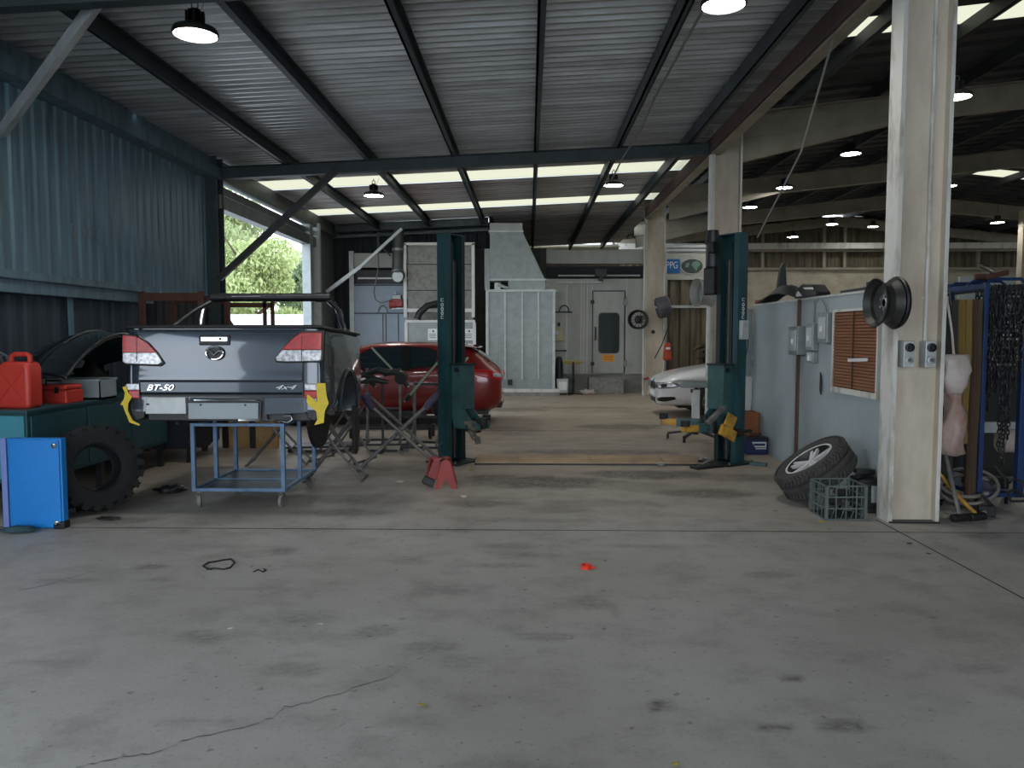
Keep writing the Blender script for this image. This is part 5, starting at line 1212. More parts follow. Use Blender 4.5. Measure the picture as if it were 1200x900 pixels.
def bagpart(rows, name, m_, parent=None):
    m = MB(); rows = [[(p[0]+.03*noise.noise(Vector(p)*14), p[1]+.03*noise.noise(Vector(p)*14+Vector((5, 0, 0))), p[2]+.02*noise.noise(Vector(p)*9)) for p in r_] for r_ in rows]
    V = [[m.bm.verts.new(p) for p in r_] for r_ in rows]; n = len(V[0])
    for i in range(len(V)-1):
        for k in range(n): m.bm.faces.new((V[i][k], V[i][(k+1) % n], V[i+1][(k+1) % n], V[i+1][k]))
    m.bm.faces.new(V[0][::-1]); m.bm.faces.new(V[-1]); return m.build(name, m_, parent, smooth='all')
r = thing('plastic_bag', 'crumpled white and pink plastic bag hanging beside the near column', 'bag', (0, 0, 0)); 
bagpart(rows[:6], 'white_top', 'bagw', r); bagpart(rows[5:], 'pink_skirt', 'bagp', r)
m = MB(); m.tube([(3.66, 6.7, 1.4), (3.68, 6.78, 1.6), (3.66, 6.85, 1.92)], .01, 6); m.build('handle_loop', 'bagw', r)
def hammer(label, x, y, lean, m_, hl=.95):
    o = thing('sledge_hammer', label, 'sledge hammer', (x, y, 0), rz=.3)
    m = MB(); m.tube([(0, 0, .05), (lean*.3, .1, hl*.35), (lean, .3, hl)], [.017, .019, .015], 8); m.build('handle', m_, o, smooth=True)
    m = MB(); m.cyl((-.08, 0, .04), (.08, 0, .04), .036, n=10); m.build('head', 'dsteel', o, bevel=.008)
hammer('sledge hammer with grey handle standing head down beside the near column', 3.66, 6.52, .0, 'tubegrey'); hammer('sledge hammer with yellow handle leaning beside the near column', 3.83, 6.56, -.26, 'yellow', .5)
hammer('long yellow-handled tool half hidden behind the grey sledge hammer', 3.74, 7.1, -.16, 'ply', .8)
# chain rack on castors
r = thing('chain_rack', 'blue steel rack on castors hung with chains at the right edge', 'rack', (4.20, 7.5, 0))
for x in (-.17, .18):
    for y in (-.6, .6):
        m = MB(); w_ = .03 if (x > 0 and y < 0) else .02; m.bx(x-w_, x+w_, y-w_, y+w_, .14, 2.04); m.build('upright', 'rackblue', r, bevel=.003)
m = MB(); m.bx(-.02, .01, -.1, -.07, .14, 1.62); m.build('upright', 'rackblue', r)
for x in (-.17, .18):
    m = MB(); m.bx(x-.015, x+.015, -.6, .6, 2.0, 2.04); m.build('side_rail', 'rackblue', r)
for y in (-.6, -.3, 0, .3, .6):
    m = MB(); m.tube([(-.17, y, 2.04), (-.12, y, 2.08), (.13, y, 2.08), (.18, y, 2.04)], .014, 6); m.build('hanging_tube', 'rackblue', r)
m = MB(); m.bx(-.19, .2, -.62, .62, .14, .18); m.build('deck', 'rackblue', r, bevel=.003)
for z in (1.24, 1.62):
    m = MB(); m.bx(-.17, .18, .58, .61, z, z+.04); m.build('shelf_rail', 'dsteel', r)
    m = MB(); m.bx(-.17, .18, -.615, -.6, z+.1, z+.125); m.build('shelf_rail', 'dsteel', r)
for x in (-.13, .14):
    for y in (-.54, .54): caster(r, x, y, .06, .3, .14, 'dsteel')
def chain(label, x, y, z0, z1, link=.05, m_='dsteel', rr=.006):
    o = MB(); n = int((z1-z0)/(link*.72)); random.seed(int(x*1000))
    for k in range(n):
        z = z1-k*link*.72; c = Vector((x+random.uniform(-.006, .006), y+random.uniform(-.006, .006), z)); a = (k % 2)*PI/2+random.uniform(-.4, .4)
        P = []
        for t in range(10):
            an = 2*PI*t/10; P.append(c+Vector((math.cos(an)*link*.32*math.cos(a), math.cos(an)*link*.32*math.sin(a), math.sin(an)*link*.5)))
        o.tube(P, rr, 5, True)
    return tag(o.build('steel_chain', m_), label, 'chain', 'chains hanging on the blue rack')
k = 0
for i, (x, z0) in enumerate([(4.06, 1.0), (4.10, 1.32), (4.145, .95), (4.19, .42), (4.225, .62), (4.27, 1.1), (4.31, 1.25)]):
    for dy in (0, .06, .3):
        chain('dark steel chain hanging from the top of the blue rack', x+dy*.1, 6.84+dy, z0+dy*1.5, 2.0, .052, 'dsteel', .0065)
# pile at the foot of the rack: hoses and clamps
m = MB(); m.tube([(4.0+.24*math.cos(t), 7.0+.2*math.sin(t), .05+.22*(1+math.sin(t*1.0+.5))*.5+.01*t) for t in [k*.25 for k in range(46)]], .016, 8)
tag(m.build('air_hose', 'hose', smooth=True), 'grey air hose looped on the floor beside the chain rack', 'hose')
m = MB(); m.tube([(4.28+.09*math.cos(t), 6.70+.09*math.sin(t), .10+.015*t+.1*max(0, math.sin(t))) for t in [k*.3 for k in range(30)]], .012, 8)
tag(m.build('air_hose', 'dsteel', smooth=True), 'thin dark hose coiled at the foot of the blue chain rack', 'hose')
random.seed(77)
for k, (x, y, z, lab) in enumerate(((4.12, 7.2, .2, 'rusty clamp lying on the chain rack deck'), (4.25, 7.35, .2, 'steel hook clamp on the deck of the chain rack'), (4.28, 7.0, .2, 'round-shouldered pulling clamp on the deck near the frame edge'), (4.0, 6.72, .0, 'dark pull clamp on the floor between hose and rack'), (3.9, 7.3, .0, 'bent steel bracket on the floor against the chain rack'))):
    o = thing('pull_clamp', lab, 'clamp', (x, y, z), rz=k)
    m = MB(); m.box((0, 0, .05), (.14, .05, .1)); m.bar((-.06, 0, .08), (.05, .02, .20), .03); m.build('jaw', 'dsteel', o, bevel=.01); m = MB(); m.cyl((.04, -.06, .05), (.04, .06, .05), .022); m.build('bolt', 'steel', o)
o = thing('orange_clamp', 'orange and chrome clamp laid on top of the blue rack', 'clamp', (4.08, 6.9, 2.1), rz=.3)
m = MB(); m.box((.05, 0, .02), (.22, .05, .05), Matrix.Rotation(-.2, 3, 'Y')); m.build('body', 'orange', o, bevel=.01); m = MB(); m.cyl((-.14, 0, .09), (-.02, 0, .04), .014); m.build('pin', 'chrome', o)
o = thing('orange_clamp', 'second orange clamp hooked over the rack top behind the first', 'clamp', (4.18, 7.2, 2.12), rz=-.2)
m = MB(); m.box((0, 0, .0), (.16, .05, .06)); m.build('body', 'orange', o, bevel=.01)
r = thing('dark_filler', 'added dark bulky covered shape standing behind the blue chain rack', 'filler shape', (5.55, 9.1, 0))  # added filler shape, darkens the bright background behind the rack
m = MB(); g = bmesh.ops.create_cube(m.bm, size=1); bmesh.ops.subdivide_edges(m.bm, edges=m.bm.edges[:], cuts=9, use_grid_fill=True)
for v in m.bm.verts:
    q = v.co.copy(); n = noise.noise(q*5)*.05; t = 1-.12*max(0, q.z)
    v.co = Vector((q.x*1.5*t+n, q.y*.9*t+n, (q.z+.5)*(1.18+.06*noise.noise(Vector((q.x*4, q.y*4, 3))))))
m.build('cover', 'darktarp', r, smooth='all'); m = MB(); m.bx(-.5, .3, -.5, -.42, .5, .62); m.build('pale_strip', 'galv_l', r); m = MB(); m.cyl((-.35, -.55, .42), (.35, -.55, .42), .13); m.build('roll', 'bagw', r, smooth=True)
# things in the shed behind the rack: pale shelf glimpses
r = thing('parts_shelf', 'dim shelving with white goods seen through the chain rack', 'shelf', (7.4, 11.4, 0))
for x in (-.8, .8):
    for y in (-.25, .25): m = MB(); m.bx(x-.02, x+.02, y-.02, y+.02, 0, 1.9); m.build('upright', 'dsteel', r)
for z in (.3, .9, 1.45, 1.85): m = MB(); m.bx(-.8, .8, -.25, .25, z, z+.03); m.build('shelf', 'dsteel', r)
for z, x, sx in ((.93, -.5, .4), (.93, .2, .5), (1.48, -.3, .3), (1.48, .3, .4), (.33, 0, .6)): 
    o = thing('storage_box', 'white box on the dim shelving behind the chain rack', 'box', (7.4+x, 11.35, z), group='white boxes on the dim shelving')
    m = MB(); m.bx(-sx/2, sx/2, -.15, .15, 0, .2); m.build('body', 'label', o, bevel=.01); m = MB(); m.bx(-sx/2-.01, sx/2+.01, -.16, .16, .2, .23); m.build('lid', 'partition', o)

# ================================================================== BACK OF THE BAY
def P(px, py, Y): return at(px, py, Y)
def X_(px, Y): return at(px, 391, Y).x
def Z_(py, Y): return at(620, py, Y).z
# left booth of blue-grey panels
Y0 = 20.6
xa, xb = X_(412, Y0), X_(480, Y0)
r = thing('panel_booth', 'blue-grey panelled booth at the back left beyond the red car', 'booth', (0, 0, 0))
m = MB(); m.bx(xa, xb, Y0, Y0+.4, 0, Z_(347-15, Y0)); m.build('wall_panels', 'bluegrey', r)
m = MB(); m.bx(xa+.04, xb, Y0+.1, Y0+.3, Z_(332, Y0), Z_(316, Y0)); m.build('dark_band', 'black', r)
m = MB(); m.bx(xa, xb+.1, Y0+.05, Y0+.35, Z_(313, Y0), Z_(296, Y0)); m.build('top_panel', 'grey_booth', r)
m = MB()
for px in (412, 414.5): m.bx(X_(px, Y0)-.03, X_(px, Y0)+.03, Y0-.06, Y0, 0, Z_(294, Y0))
m.build('corner_post', 'galv_l', r)
m = MB()
for py in (334, 367, 332): m.bx(xa, xb, Y0-.03, Y0, Z_(py, Y0)-.015, Z_(py, Y0)+.015)
m.build('panel_joint', 'dsteel', r)
m = MB()
for px in (449, 452.5, 467): m.bx(X_(px, Y0)-.01, X_(px, Y0)+.01, Y0-.02, Y0, 0, Z_(368, Y0))
m.build('door_joint', 'dsteel', r)
m = MB(); c = P(449, 367, Y0); m.tube([c+Vector((math.cos(t)*.12, -.05, math.sin(t)*.2)) for t in [PI*k/10 for k in range(11)]], .016, 8); m.build('lifting_handle', 'hose', r)
m = MB(); m.bx(X_(421, Y0), xb, Y0-.08, Y0-.02, Z_(327, Y0), Z_(325, Y0)); m.build('rail', 'galv_l', r)
r = thing('exhaust_duct', 'grey vertical exhaust duct with elbow end at the back left', 'duct', (0, 0, 0))
a, b_ = P(467, 270, 20.2), P(466, 320, 20.2)
m = MB(); m.cyl(b_, a, .15, n=24); d = m.build('pipe', mat('duct_grey', (84, 88, 86), .5, .4, .4, 5.), r, smooth=True); m = MB()
for t in (.45, .95): q = a.lerp(b_, t); m.cyl(q-Vector((0, 0, .03)), q+Vector((0, 0, .03)), .165, n=24)
m.build('collar', 'galv', r, smooth=True)
e = P(466, 324, 19.95); m = MB(); m.cyl(e+Vector((0, .25, .05)), e, .16, n=24); m.cyl(e+Vector((0, .25, .05)), b_, .15, n=24); m.build('elbow', 'duct_grey', r, smooth=True)
m = MB(); m.cyl(e, e+Vector((0, -.02, 0)), .14, n=24); m.build('end_cap', 'galv_l', r)
m = MB(); q = P(445, 290, 20.3); m.bar(P(443, 272, 20.3), P(443, 294, 20.3), .05); m.bar(P(443, 285, 20.3), P(458, 300, 20.3), .04); m.build('duct_bracket', 'dsteel', r)
r = thing('paint_mixer_motor', 'red motor unit mounted on the blue-grey booth beside the block wall', 'motor', P(466, 355, 20.4))
m = MB(); m.box((0, 0, 0), (.3, .2, .2)); m.cyl((-.22, 0, -.03), (-.02, 0, -.03), .12, n=18); m.build('housing', 'red', r, bevel=.02)
m = MB(); m.box((-.02, 0, .15), (.24, .16, .12)); m.cyl((-.04, 0, .2), (-.04, 0, .3), .03); m.build('top_box', 'galv', r, bevel=.01); m = MB(); m.box((.28, 0, .02), (.22, .16, .16)); m.build('pump', 'red', r, bevel=.02)
m = MB(); m.box((.1, .05, -.15), (.5, .2, .04)); m.build('shelf_bracket', 'galv_l', r)
m = MB(); m.tube([P(443, 294, 20.3), P(443.5, 312, 20.3), P(441, 328, 20.3), P(438, 342, 20.3), P(440, 351, 20.3), P(446, 355, 20.3), P(454, 353, 20.3), P(460, 350, 20.3)], .018, 8)
tag(m.build('power_cable', 'hose', smooth=True), 'grey cable looping down to the red motor on the back booth', 'cable')
# block wall chimney section, white framed
xc, xd = X_(478, Y0), X_(556, Y0)
r = thing('block_enclosure', 'concrete block enclosure with white edge frame behind the left lift post', 'enclosure', (0, 0, 0))
m = MB(); m.bx(xc+.06, xd, Y0-.35, Y0+.3, 0, Z_(288, Y0)); m.build('block_wall', 'block', r)
m = MB()
for x in (xc, xd): m.bx(x-.04, x+.04, Y0-.42, Y0-.35, Z_(372, Y0), Z_(287, Y0))
m.bx(xc-.04, xd+.04, Y0-.42, Y0-.35, Z_(289, Y0), Z_(286, Y0)); m.bx(xc, xd, Y0-.4, Y0-.35, Z_(366, Y0), Z_(362, Y0)); m.build('edge_frame', 'white', r)
m = MB()
for py in (311, 341): m.bx(xc, xd, Y0-.356, Y0-.35, Z_(py, Y0)-.012, Z_(py, Y0)+.012)
m.build('mortar_joint', 'dsteel', r)
r = thing('steel_locker', 'white-framed grey cabinet with notice sheets above the red car roof', 'cabinet', (0, 0, 0)); Y1 = 20.0
xe, xf = X_(476, Y1), X_(556, Y1)
m = MB(); m.bx(xe, xf, Y1, Y1+.2, 0, Z_(376, Y1)); m.build('body', 'galv', r)
m = MB(); m.bx(xe-.02, xf+.02, Y1-.04, Y1, Z_(378, Y1), Z_(375, Y1)); 
for x in (xe, xf): m.bx(x-.04, x+.04, Y1-.04, Y1, 0, Z_(378, Y1))
m.build('white_frame', 'white', r)
for i, px in enumerate((507, 549)):
    q = P(px, 392, Y1); m = MB(); m.bx(q.x-.12, q.x+.12, Y1-.02, Y1, q.z-.15, q.z+.15); n_ = m.build('notice_sheet', 'label', r)
    m = MB()
    for k in range(3): m.bx(q.x-.09, q.x+.09, Y1-.024, Y1-.02, q.z-.09+k*.045, q.z-.075+k*.045)
    m.bx(q.x-.0, q.x+.04, Y1-.024, Y1-.02, q.z+.06, q.z+.11); m.build('printed_lines', 'mark', n_)
m = MB(); a = P(489, 374, 19.9); m.tube([a, a+Vector((.06, 0, .16)), a+Vector((.25, .05, .34)), a+Vector((.5, .1, .40)), a+Vector((.8, .2, .42))], .09, 12)
tag(m.build('flexible_hose', 'dsteel', smooth=True), 'thick black flexible hose arching above the grey cabinet at the back', 'hose')
# dark block wall strip
m = MB(); m.bx(X_(556, 21), X_(640, 21), 20.95, 21.08, 0, 3.9); struct(m.build('wall_back', mat('dark_block_wall', (66, 66, 64), .9, 0, .5, 3., bump=.2)))
# tall grey sheet-metal filter cabinet with hood
r = thing('extraction_cabinet', 'tall ribbed galvanised extraction cabinet with tapering hood duct', 'extraction unit', (0, 0, 0)); Y2 = 19.9
x0, x1 = X_(571, Y2), X_(650, Y2); zt = Z_(342, Y2)
m = MB(); m.bx(x0, x1, Y2, Y2+.8, .18, zt); m.build('body', 'galv', r)
m = MB()
for px in (571, 592, 612, 631, 649):
    x = X_(px, Y2); w_ = .035 if px in (571, 649) else .022; m.bx(x-w_, x+w_, Y2-.04, Y2, .42 if w_ < .03 else .18, zt)
m.build('rib', 'galv_l', r, bevel=.004)
m = MB(); m.bx(x0-.03, x1+.03, Y2-.07, Y2+.8, zt, zt+.06); m.build('top_flange', 'galv_l', r)
m = MB(); m.bx(x0+.02, x1-.02, Y2-.02, Y2, .18, .42); m.build('kick_panel', 'galv', r)
m = MB(); m.bx(x0-.15, x1+.12, Y2-.25, Y2+.8, 0, .18); m.build('plinth', 'block', r); m = MB(); m.bx(x0-.15, x1+.12, Y2-.27, Y2-.25, .10, .19); m.build('plinth_edge', 'white_p', r)
yh = Y2+.1; m = MB(); hx0, hx1 = X_(573, yh), X_(639, yh); m.bx(hx0+.5, hx1, yh, yh+.7, zt+.06, Z_(328, yh)); m.build('collar_box', 'galv', r)
z0, z1 = Z_(328, yh), Z_(271, yh); t0, t1 = X_(574, yh), X_(612, yh)
m = MB(); A = [(hx0+.03, yh, z0), (hx1, yh, z0), (hx1, yh+.7, z0), (hx0+.03, yh+.7, z0)]; B = [(t0, yh+.05, z1), (t1, yh+.05, z1), (t1, yh+.65, z1), (t0, yh+.65, z1)]
va = [m.bm.verts.new(p) for p in A]; vb = [m.bm.verts.new(p) for p in B]; m.bm.faces.new(va); m.bm.faces.new(vb)
for k in range(4): m.bm.faces.new((va[k], va[(k+1) % 4], vb[(k+1) % 4], vb[k]))
m.build('hood', 'galv', r, bevel=.01)
m = MB(); m.bx(t0-.0, t1, yh+.05, yh+.65, z1, Z_(261, yh)); m.build('duct_neck', 'grey_booth', r); m = MB(); m.bx(t0-.03, t1+.03, yh+.02, yh+.68, z1-.02, z1+.03); m.build('duct_flange', 'galv_l', r); m = MB(); m.bx(hx0, hx1+.03, yh-.03, yh+.7, z0-.02, z0+.03); m.build('flange', 'galv_l', r)
m = MB(); m.box(P(583, 336, Y2)+Vector((0, .1, .0)), (.16, .16, .22)); m.tube([P(583, 333, Y2), P(590, 336, Y2), P(596, 338, Y2)], .04, 8); m.build('valve', 'galv_l', r, bevel=.01)
m = MB(); m.box(P(600, 455-7, Y2-.1)+Vector((-.05, 0, 0)), (.12, .1, .14)); m.build('drain_box', 'black', r)
m = MB(); m.bar(P(571, 292, 20.7), P(571, 340, 20.7), .14, .14); tag(m.build('flue_pipe', 'galv_l'), 'slim pale flue beside the tapering hood duct', 'flue')
# spray booth with door
Y3 = 20.75
r = thing('spray_booth', 'large pale grey spray booth wall with a windowed door', 'spray booth', (0, 0, 0)); bx0, bx1 = X_(640, Y3), X_(781, Y3); bz = Z_(327, Y3); pz = Z_(438, Y3)
m = MB(); m.bx(bx0, bx1, Y3, Y3+.3, pz, bz); m.build('wall_panels', 'grey_booth', r)
m = MB(); m.bx(bx0, bx1-.4, Y3+.02, Y3+.3, 0, pz); m.build('plinth', mat('plinth_grey', (128, 130, 126), .7, 0, .4, 2., (100, 100, 96)), r)
m = MB()
for px in (640, 664, 681, 684, 688, 694, 734): m.bx(X_(px, Y3)-.012, X_(px, Y3)+.012, Y3-.012, Y3, pz, bz)
m.build('panel_seam', 'galv_l', r)
dx0, dx1 = X_(695, Y3), X_(731, Y3); dz0, dz1 = Z_(437, Y3), Z_(342, Y3)
m = MB(); m.bx(dx0, dx1, Y3-.05, Y3, dz0, dz1); d = m.build('door', 'grey_booth', r, bevel=.008)
m = MB(); m.bx(dx0-.03, dx0-.01, Y3-.03, Y3, dz0, dz1+.03); m.bx(dx1+.01, dx1+.03, Y3-.03, Y3, dz0, dz1+.03); m.bx(dx0-.03, dx1+.03, Y3-.03, Y3, dz1+.01, dz1+.03); m.build('door_seal', 'dsteel', r)
wx0, wx1, wz0, wz1 = X_(701, Y3), X_(725.5, Y3), Z_(414, Y3), Z_(366.5, Y3)
def rr(x0, x1, z0, z1, rad, n=6):
    pts = []
    for cx, cz, a0 in ((x1-rad, z1-rad, 0), (x0+rad, z1-rad, PI/2), (x0+rad, z0+rad, PI), (x1-rad, z0+rad, 1.5*PI)):
        for k in range(n+1): a = a0+PI/2*k/n; pts.append((cx+math.cos(a)*rad, cz+math.sin(a)*rad))
    return pts
m = MB(); m.prism(rr(wx0, wx1, wz0, wz1, .10), Y3-.065, Y3-.045, 'y'); g_ = m.build('window_gasket', 'black', d); m = MB(); m.prism(rr(wx0+.03, wx1-.03, wz0+.03, wz1-.03, .08), Y3-.07, Y3-.06, 'y'); m.build('glass', 'tint', g_)
for py in (354, 426): q = P(694, py, Y3); m = MB(); m.cyl(q+Vector((0, -.05, 0)), q+Vector((0, -.09, 0)), .055, n=14); m.build('hinge', 'black', d)
for py in (354, 426): q = P(732, py, Y3); m = MB(); m.box(q+Vector((0, -.05, 0)), (.09, .04, .16)); m.build('latch', 'galv', d, bevel=.006)
q = P(697.5, 391, Y3); m = MB(); m.tube([q+Vector((0, -.05, -.17)), q+Vector((0, -.11, -.14)), q+Vector((0, -.11, .14)), q+Vector((0, -.05, .17))], .02, 8); m.build('handle', 'black', d)
q = P(712.5, 419.5, Y3); m = MB(); m.box(q+Vector((0, -.055, 0)), (.31, .008, .19)); s_ = m.build('warning_sign', mat('amber_sign', (222, 152, 30), .5), d)
m = MB()
for k in range(3): m.box(q+Vector((0, -.061, -.05+k*.05)), (.25, .003, .014))
m.build('sign_lines', mat('sign_brown', (140, 84, 20), .6), s_)
q = P(654, 392, Y3); m = MB(); m.box(q+Vector((0, -.05, 0)), (.28, .1, .34)); c_ = m.build('control_box', mat('control_box_cream', (188, 182, 142), .6, 0, .3, 5.), r, bevel=.01)
m = MB(); m.box(q+Vector((-.04, -.105, .03)), (.12, .01, .12)); m.build('control_dial', 'galv', c_)
m = MB(); m.tube([P(655, 382, Y3-.1), P(655, 378, Y3-.1)], .03, 8); m.build('beacon', 'black', c_)
m = MB(); c = P(661, 364, Y3); m.tube([c+Vector((math.cos(t)*.13, -.05, math.sin(t)*.17-.03)) for t in [PI*k/10 for k in range(11)]], .016, 8); m.bx(bx0, c.x+.22, Y3-.04, Y3, c.z-.06, c.z-.02); m.build('lifting_handle', 'dsteel', r)
m = MB(); m.bx(X_(640, Y3), X_(664, Y3), Y3-.05, Y3, Z_(412, Y3), Z_(410, Y3)); m.build('trim_rail', 'dsteel', r)
# upper wall above the booth, over a dark strip painted for the gap's shade
m = MB(); m.bx(X_(632, 21.2), 3.2, 21.25, 21.4, Z_(326, 21.2), Z_(312, 21.2)); struct(m.build('wall_upper', 'walldark'))
m = MB(); m.bx(X_(632, 21.2), 3.2, 21.2, 21.4, Z_(309, 21.2), Z_(293, 21.2)); struct(m.build('wall_upper', 'grey_booth'))
m = MB(); a = P(640, 330, 20.7); m.cyl(P(654, 331, 20.5), P(705, 331, 20.5), .03); m.cyl(P(654, 323, 20.9), P(750, 323, 20.9), .025); tag(m.build('air_pipe', 'galv_l'), 'thin horizontal air pipes along the top of the spray booth', 'pipe')
q = P(704, 320, 20.6); m = MB(); m.box(q, (.3, .2, .2)); m.box(q+Vector((.0, 0, -.16)), (.12, .12, .14)); tag(m.build('valve_box', 'dsteel', bevel=.01), 'dark valve fitting on the booth roof edge above the door', 'valve')
m = MB(); m.cyl(P(633, 290, 20.4), P(636, 325, 20.4), .012); tag(m.build('hanging_cable', 'black'), 'thin dark cable hanging beside the tapering hood duct', 'cable')
# stool-table, heater, box on plinth
r = thing('work_stool', 'yellow-topped pedestal work table in front of the spray booth', 'table', (X_(672, 20.2), 20.2, 0))
m = MB(); m.box((0, 0, .88), (.58, .4, .03), Matrix.Rotation(.05, 3, 'Y')); m.build('top', 'ply', r, bevel=.004); m = MB(); m.prism([(-.3, .87), (-.22, .80), (.1, .78), (.3, .87)], -.02, .02, 'y'); m.build('under_bracket', 'ply', r)
m = MB(); m.cyl((0, 0, .02), (0, 0, .86), .03); m.cyl((0, 0, .3), (0, 0, .42), .045); m.build('pedestal', 'dsteel', r)
for a in (0, 2.1, 4.2): m = MB(); m.bar((0, 0, .03), (math.cos(a)*.25, math.sin(a)*.25, .015), .04, .03); m.build('foot', 'dsteel', r)
r = thing('waste_bin', 'small white bin beside the extraction cabinet', 'bin', (X_(659, 20.2), 20.1, 0)); m = MB(); m.box((0, 0, .24), (.28, .26, .36), taper=(1.08, 1.08)); m.build('body', 'galv_l', r, bevel=.012); m = MB(); m.box((0, 0, .03), (.24, .22, .06)); m.build('base', 'black', r)
m = MB(); m.box((0, -.15, .24), (.2, .01, .22)); m.build('front_panel', 'label', r)
q = Vector((X_(658, 20.45), 20.2, 0)); m = MB(); m.cyl((q.x-.02, q.y-.1, .75), (q.x-.02, q.y+.1, .75), .22, n=24)
m2 = MB(); m2.lathe([(.09, 0), (.1, .1), (.1, .8), (.08, .95), (.03, 1.0)], 24, Matrix.Translation((X_(655.5, 20.4), 20.4, .05))); m.bm.free()
tag(m2.build('gas_bottle', 'dgreen', smooth=True, loc=(0, 0, -.05)), 'dark green gas bottle standing between extraction cabinet and booth', 'gas bottle')
r = thing('step_box', 'grey-brown step box on the floor below the spray booth door', 'step', (X_(711, 20.4), 20.38, 0)); m = MB(); m.bx(-.46, .46, -.02, .3, 0, .40); m.build('body', 'block', r, bevel=.01); m = MB(); m.bx(-.48, .48, -.04, .32, .40, .43); m.build('top', 'block', r)
crumple('dust_sheet', 'small crumpled white sheet on the floor by the pedestal table', 'sheet', (X_(689, 20.3), 20.25, 0), .2, .12, .14, 'bagw', 21)
# far column fittings
o = thing('hose_reel', 'black hose reel facing the bay on the farthest column', 'hose reel', P(748, 374.5, 19.75), rot=(0, 0, -.35))
m = MB(); A = Matrix.Rotation(PI/2, 4, 'X'); m.lathe([(.23, -.1), (.25, -.1), (.25, .12), (.23, .12), (.21, .10), (.19, .0), (.19, -.05)], 36, A, close=True); m.build('drum', 'black', o, smooth=True)
m = MB(); m.lathe([(0, .06), (.05, .06), (.06, .02), (.10, .0), (.10, -.04), (0, -.04)], 24, A)
for k in range(12): R = A @ Matrix.Rotation(2*PI*k/12, 4, 'Z'); m.tube([R @ Vector((.08, 0, .0)), R @ Vector((.2, .02, .05))], .008, 5)
m.build('spokes', 'dsteel', o); m = MB(); m.box((.0, .15, 0), (.1, .2, .2)); m.build('bracket', 'dsteel', o)
o = thing('hose_reel', 'grey hose reel seen edge-on, right side of the farthest column', 'hose reel', P(777, 360, 19.7), rz=0)
m = MB(); A = Matrix.Rotation(PI/2-.25, 4, 'Y'); m.lathe([(.24, -.16), (.27, -.12), (.27, .14), (.24, .17), (.1, .17), (.1, -.16)], 30, A, close=True); m.build('drum', mat('reel_grey', (84, 84, 92), .6, 0, .4, 7.), o, smooth=True)
m = MB(); m.tube([(.12, -.02, -.2), (.14, -.02, -.5), (-.02, -.02, -.95), (-.2, -.02, -1.3)], .014, 6); m.build('dangling_hose', 'dsteel', o); m = MB(); m.bar((-.2, .05, 0), (-.05, .05, 0), .06); m.build('bracket', 'galv_l', o)
q = P(765.5, 389, 19.96); m = MB(); m.cyl(q, q+Vector((0, -.06, 0)), .04); m.cyl(q+Vector((0, 0, .0)), q+Vector((0, .06, 0)), .05); tag(m.build('pipe_plug', 'black'), 'small black plug on the face of the farthest column', 'plug')
q = P(757, 444, 19.96)
m = MB(); m.prism([(q.x-.07, q.z-.03), (q.x-.06, q.z+.02), (q.x+.07, q.z+.05), (q.x+.09, q.z+.01), (q.x+.02, q.z-.04)], 19.985, 19.992, 'y'); tag(m.build('paint_mark', mat('crimson_smear', (150, 60, 76), .7)), 'crimson paint smear low on the farthest column', 'paint mark')
# sign board and store behind
YS = 22.0
r = thing('sign_board', 'grey wall sign with blue square and round globe emblem', 'sign', (0, 0, 0)); sx0, sx1 = X_(779, YS), X_(842, YS); sz0, sz1 = Z_(328, YS), Z_(291, YS)
m = MB(); m.bx(sx0, sx1, YS, YS+.08, sz0, sz1); m.build('board', 'signface', r); m = MB(); m.bx(sx0-.04, sx1, YS-.05, YS, sz1-.10, sz1-.04); m.bx(sx0-.04, sx1, YS-.06, YS+.08, sz1, sz1+.08); m.bx(sx0-.04, sx0+.03, YS-.04, YS+.08, sz0-2.2, sz1); m.build('frame', 'galv_l', r)
b0, b1, c0, c1 = X_(779.5, YS), X_(795.5, YS), Z_(320.5, YS), Z_(304, YS)
m = MB(); m.bx(b0, b1, YS-.02, YS, c0, c1); s_ = m.build('blue_square', 'ppgblue', r, bevel=.004)
text('PPG', 'lettering', 'label', s_, .27, Matrix.Translation(((b0+b1)/2-.03, YS-.024, (c0+c1)/2+.02)) @ FACE @ Matrix.Scale(.72, 4, (1, 0, 0)), .004)
q = P(811, 312, YS); m = MB(); m.prism([(q.x+math.cos(t)*.30, q.z+math.sin(t)*.20) for t in [2*PI*k/32 for k in range(32)]], YS-.02, YS, 'y'); g_ = m.build('globe_emblem', mat('globe_dark', (58, 66, 62), .6), r)
m = MB(); m.prism([(q.x+.02, q.z+.12), (q.x+.14, q.z+.15), (q.x+.24, q.z+.06), (q.x+.16, q.z-.02), (q.x+.12, q.z-.14), (q.x+.05, q.z-.05), (q.x-.02, q.z+.03)], YS-.026, YS-.02, 'y'); m.prism([(q.x-.18, q.z+.08), (q.x-.08, q.z+.1), (q.x-.10, q.z-.02), (q.x-.2, q.z-.04)], YS-.026, YS-.02, 'y'); m.build('land_shape', mat('globe_green', (104, 140, 124), .6), g_)
m = MB(); m.tube([(q.x+math.cos(t)*.32, YS-.02, q.z+math.sin(t)*.22) for t in [PI*.6+PI*.9*k/20 for k in range(21)]], .014, 6); m.build('emblem_ring', 'galv_l', g_)
vcorr(YS+.1, sx0, sx0+1.7, 0, sz0+.05, 'farcorr', 'wall_store', pitch=.3, depth=.05, axis='x')
m = MB(); m.bx(sx0, sx0+1.7, YS-.02, YS+.04, Z_(361, YS), Z_(358, YS)); struct(m.build('wall_rail', 'galv_l'))
m = MB(); m.bx(sx0-.3, sx0+.05, YS-.05, YS+.05, 0, Z_(325, YS)); struct(m.build('wall_store', 'grey_booth'))
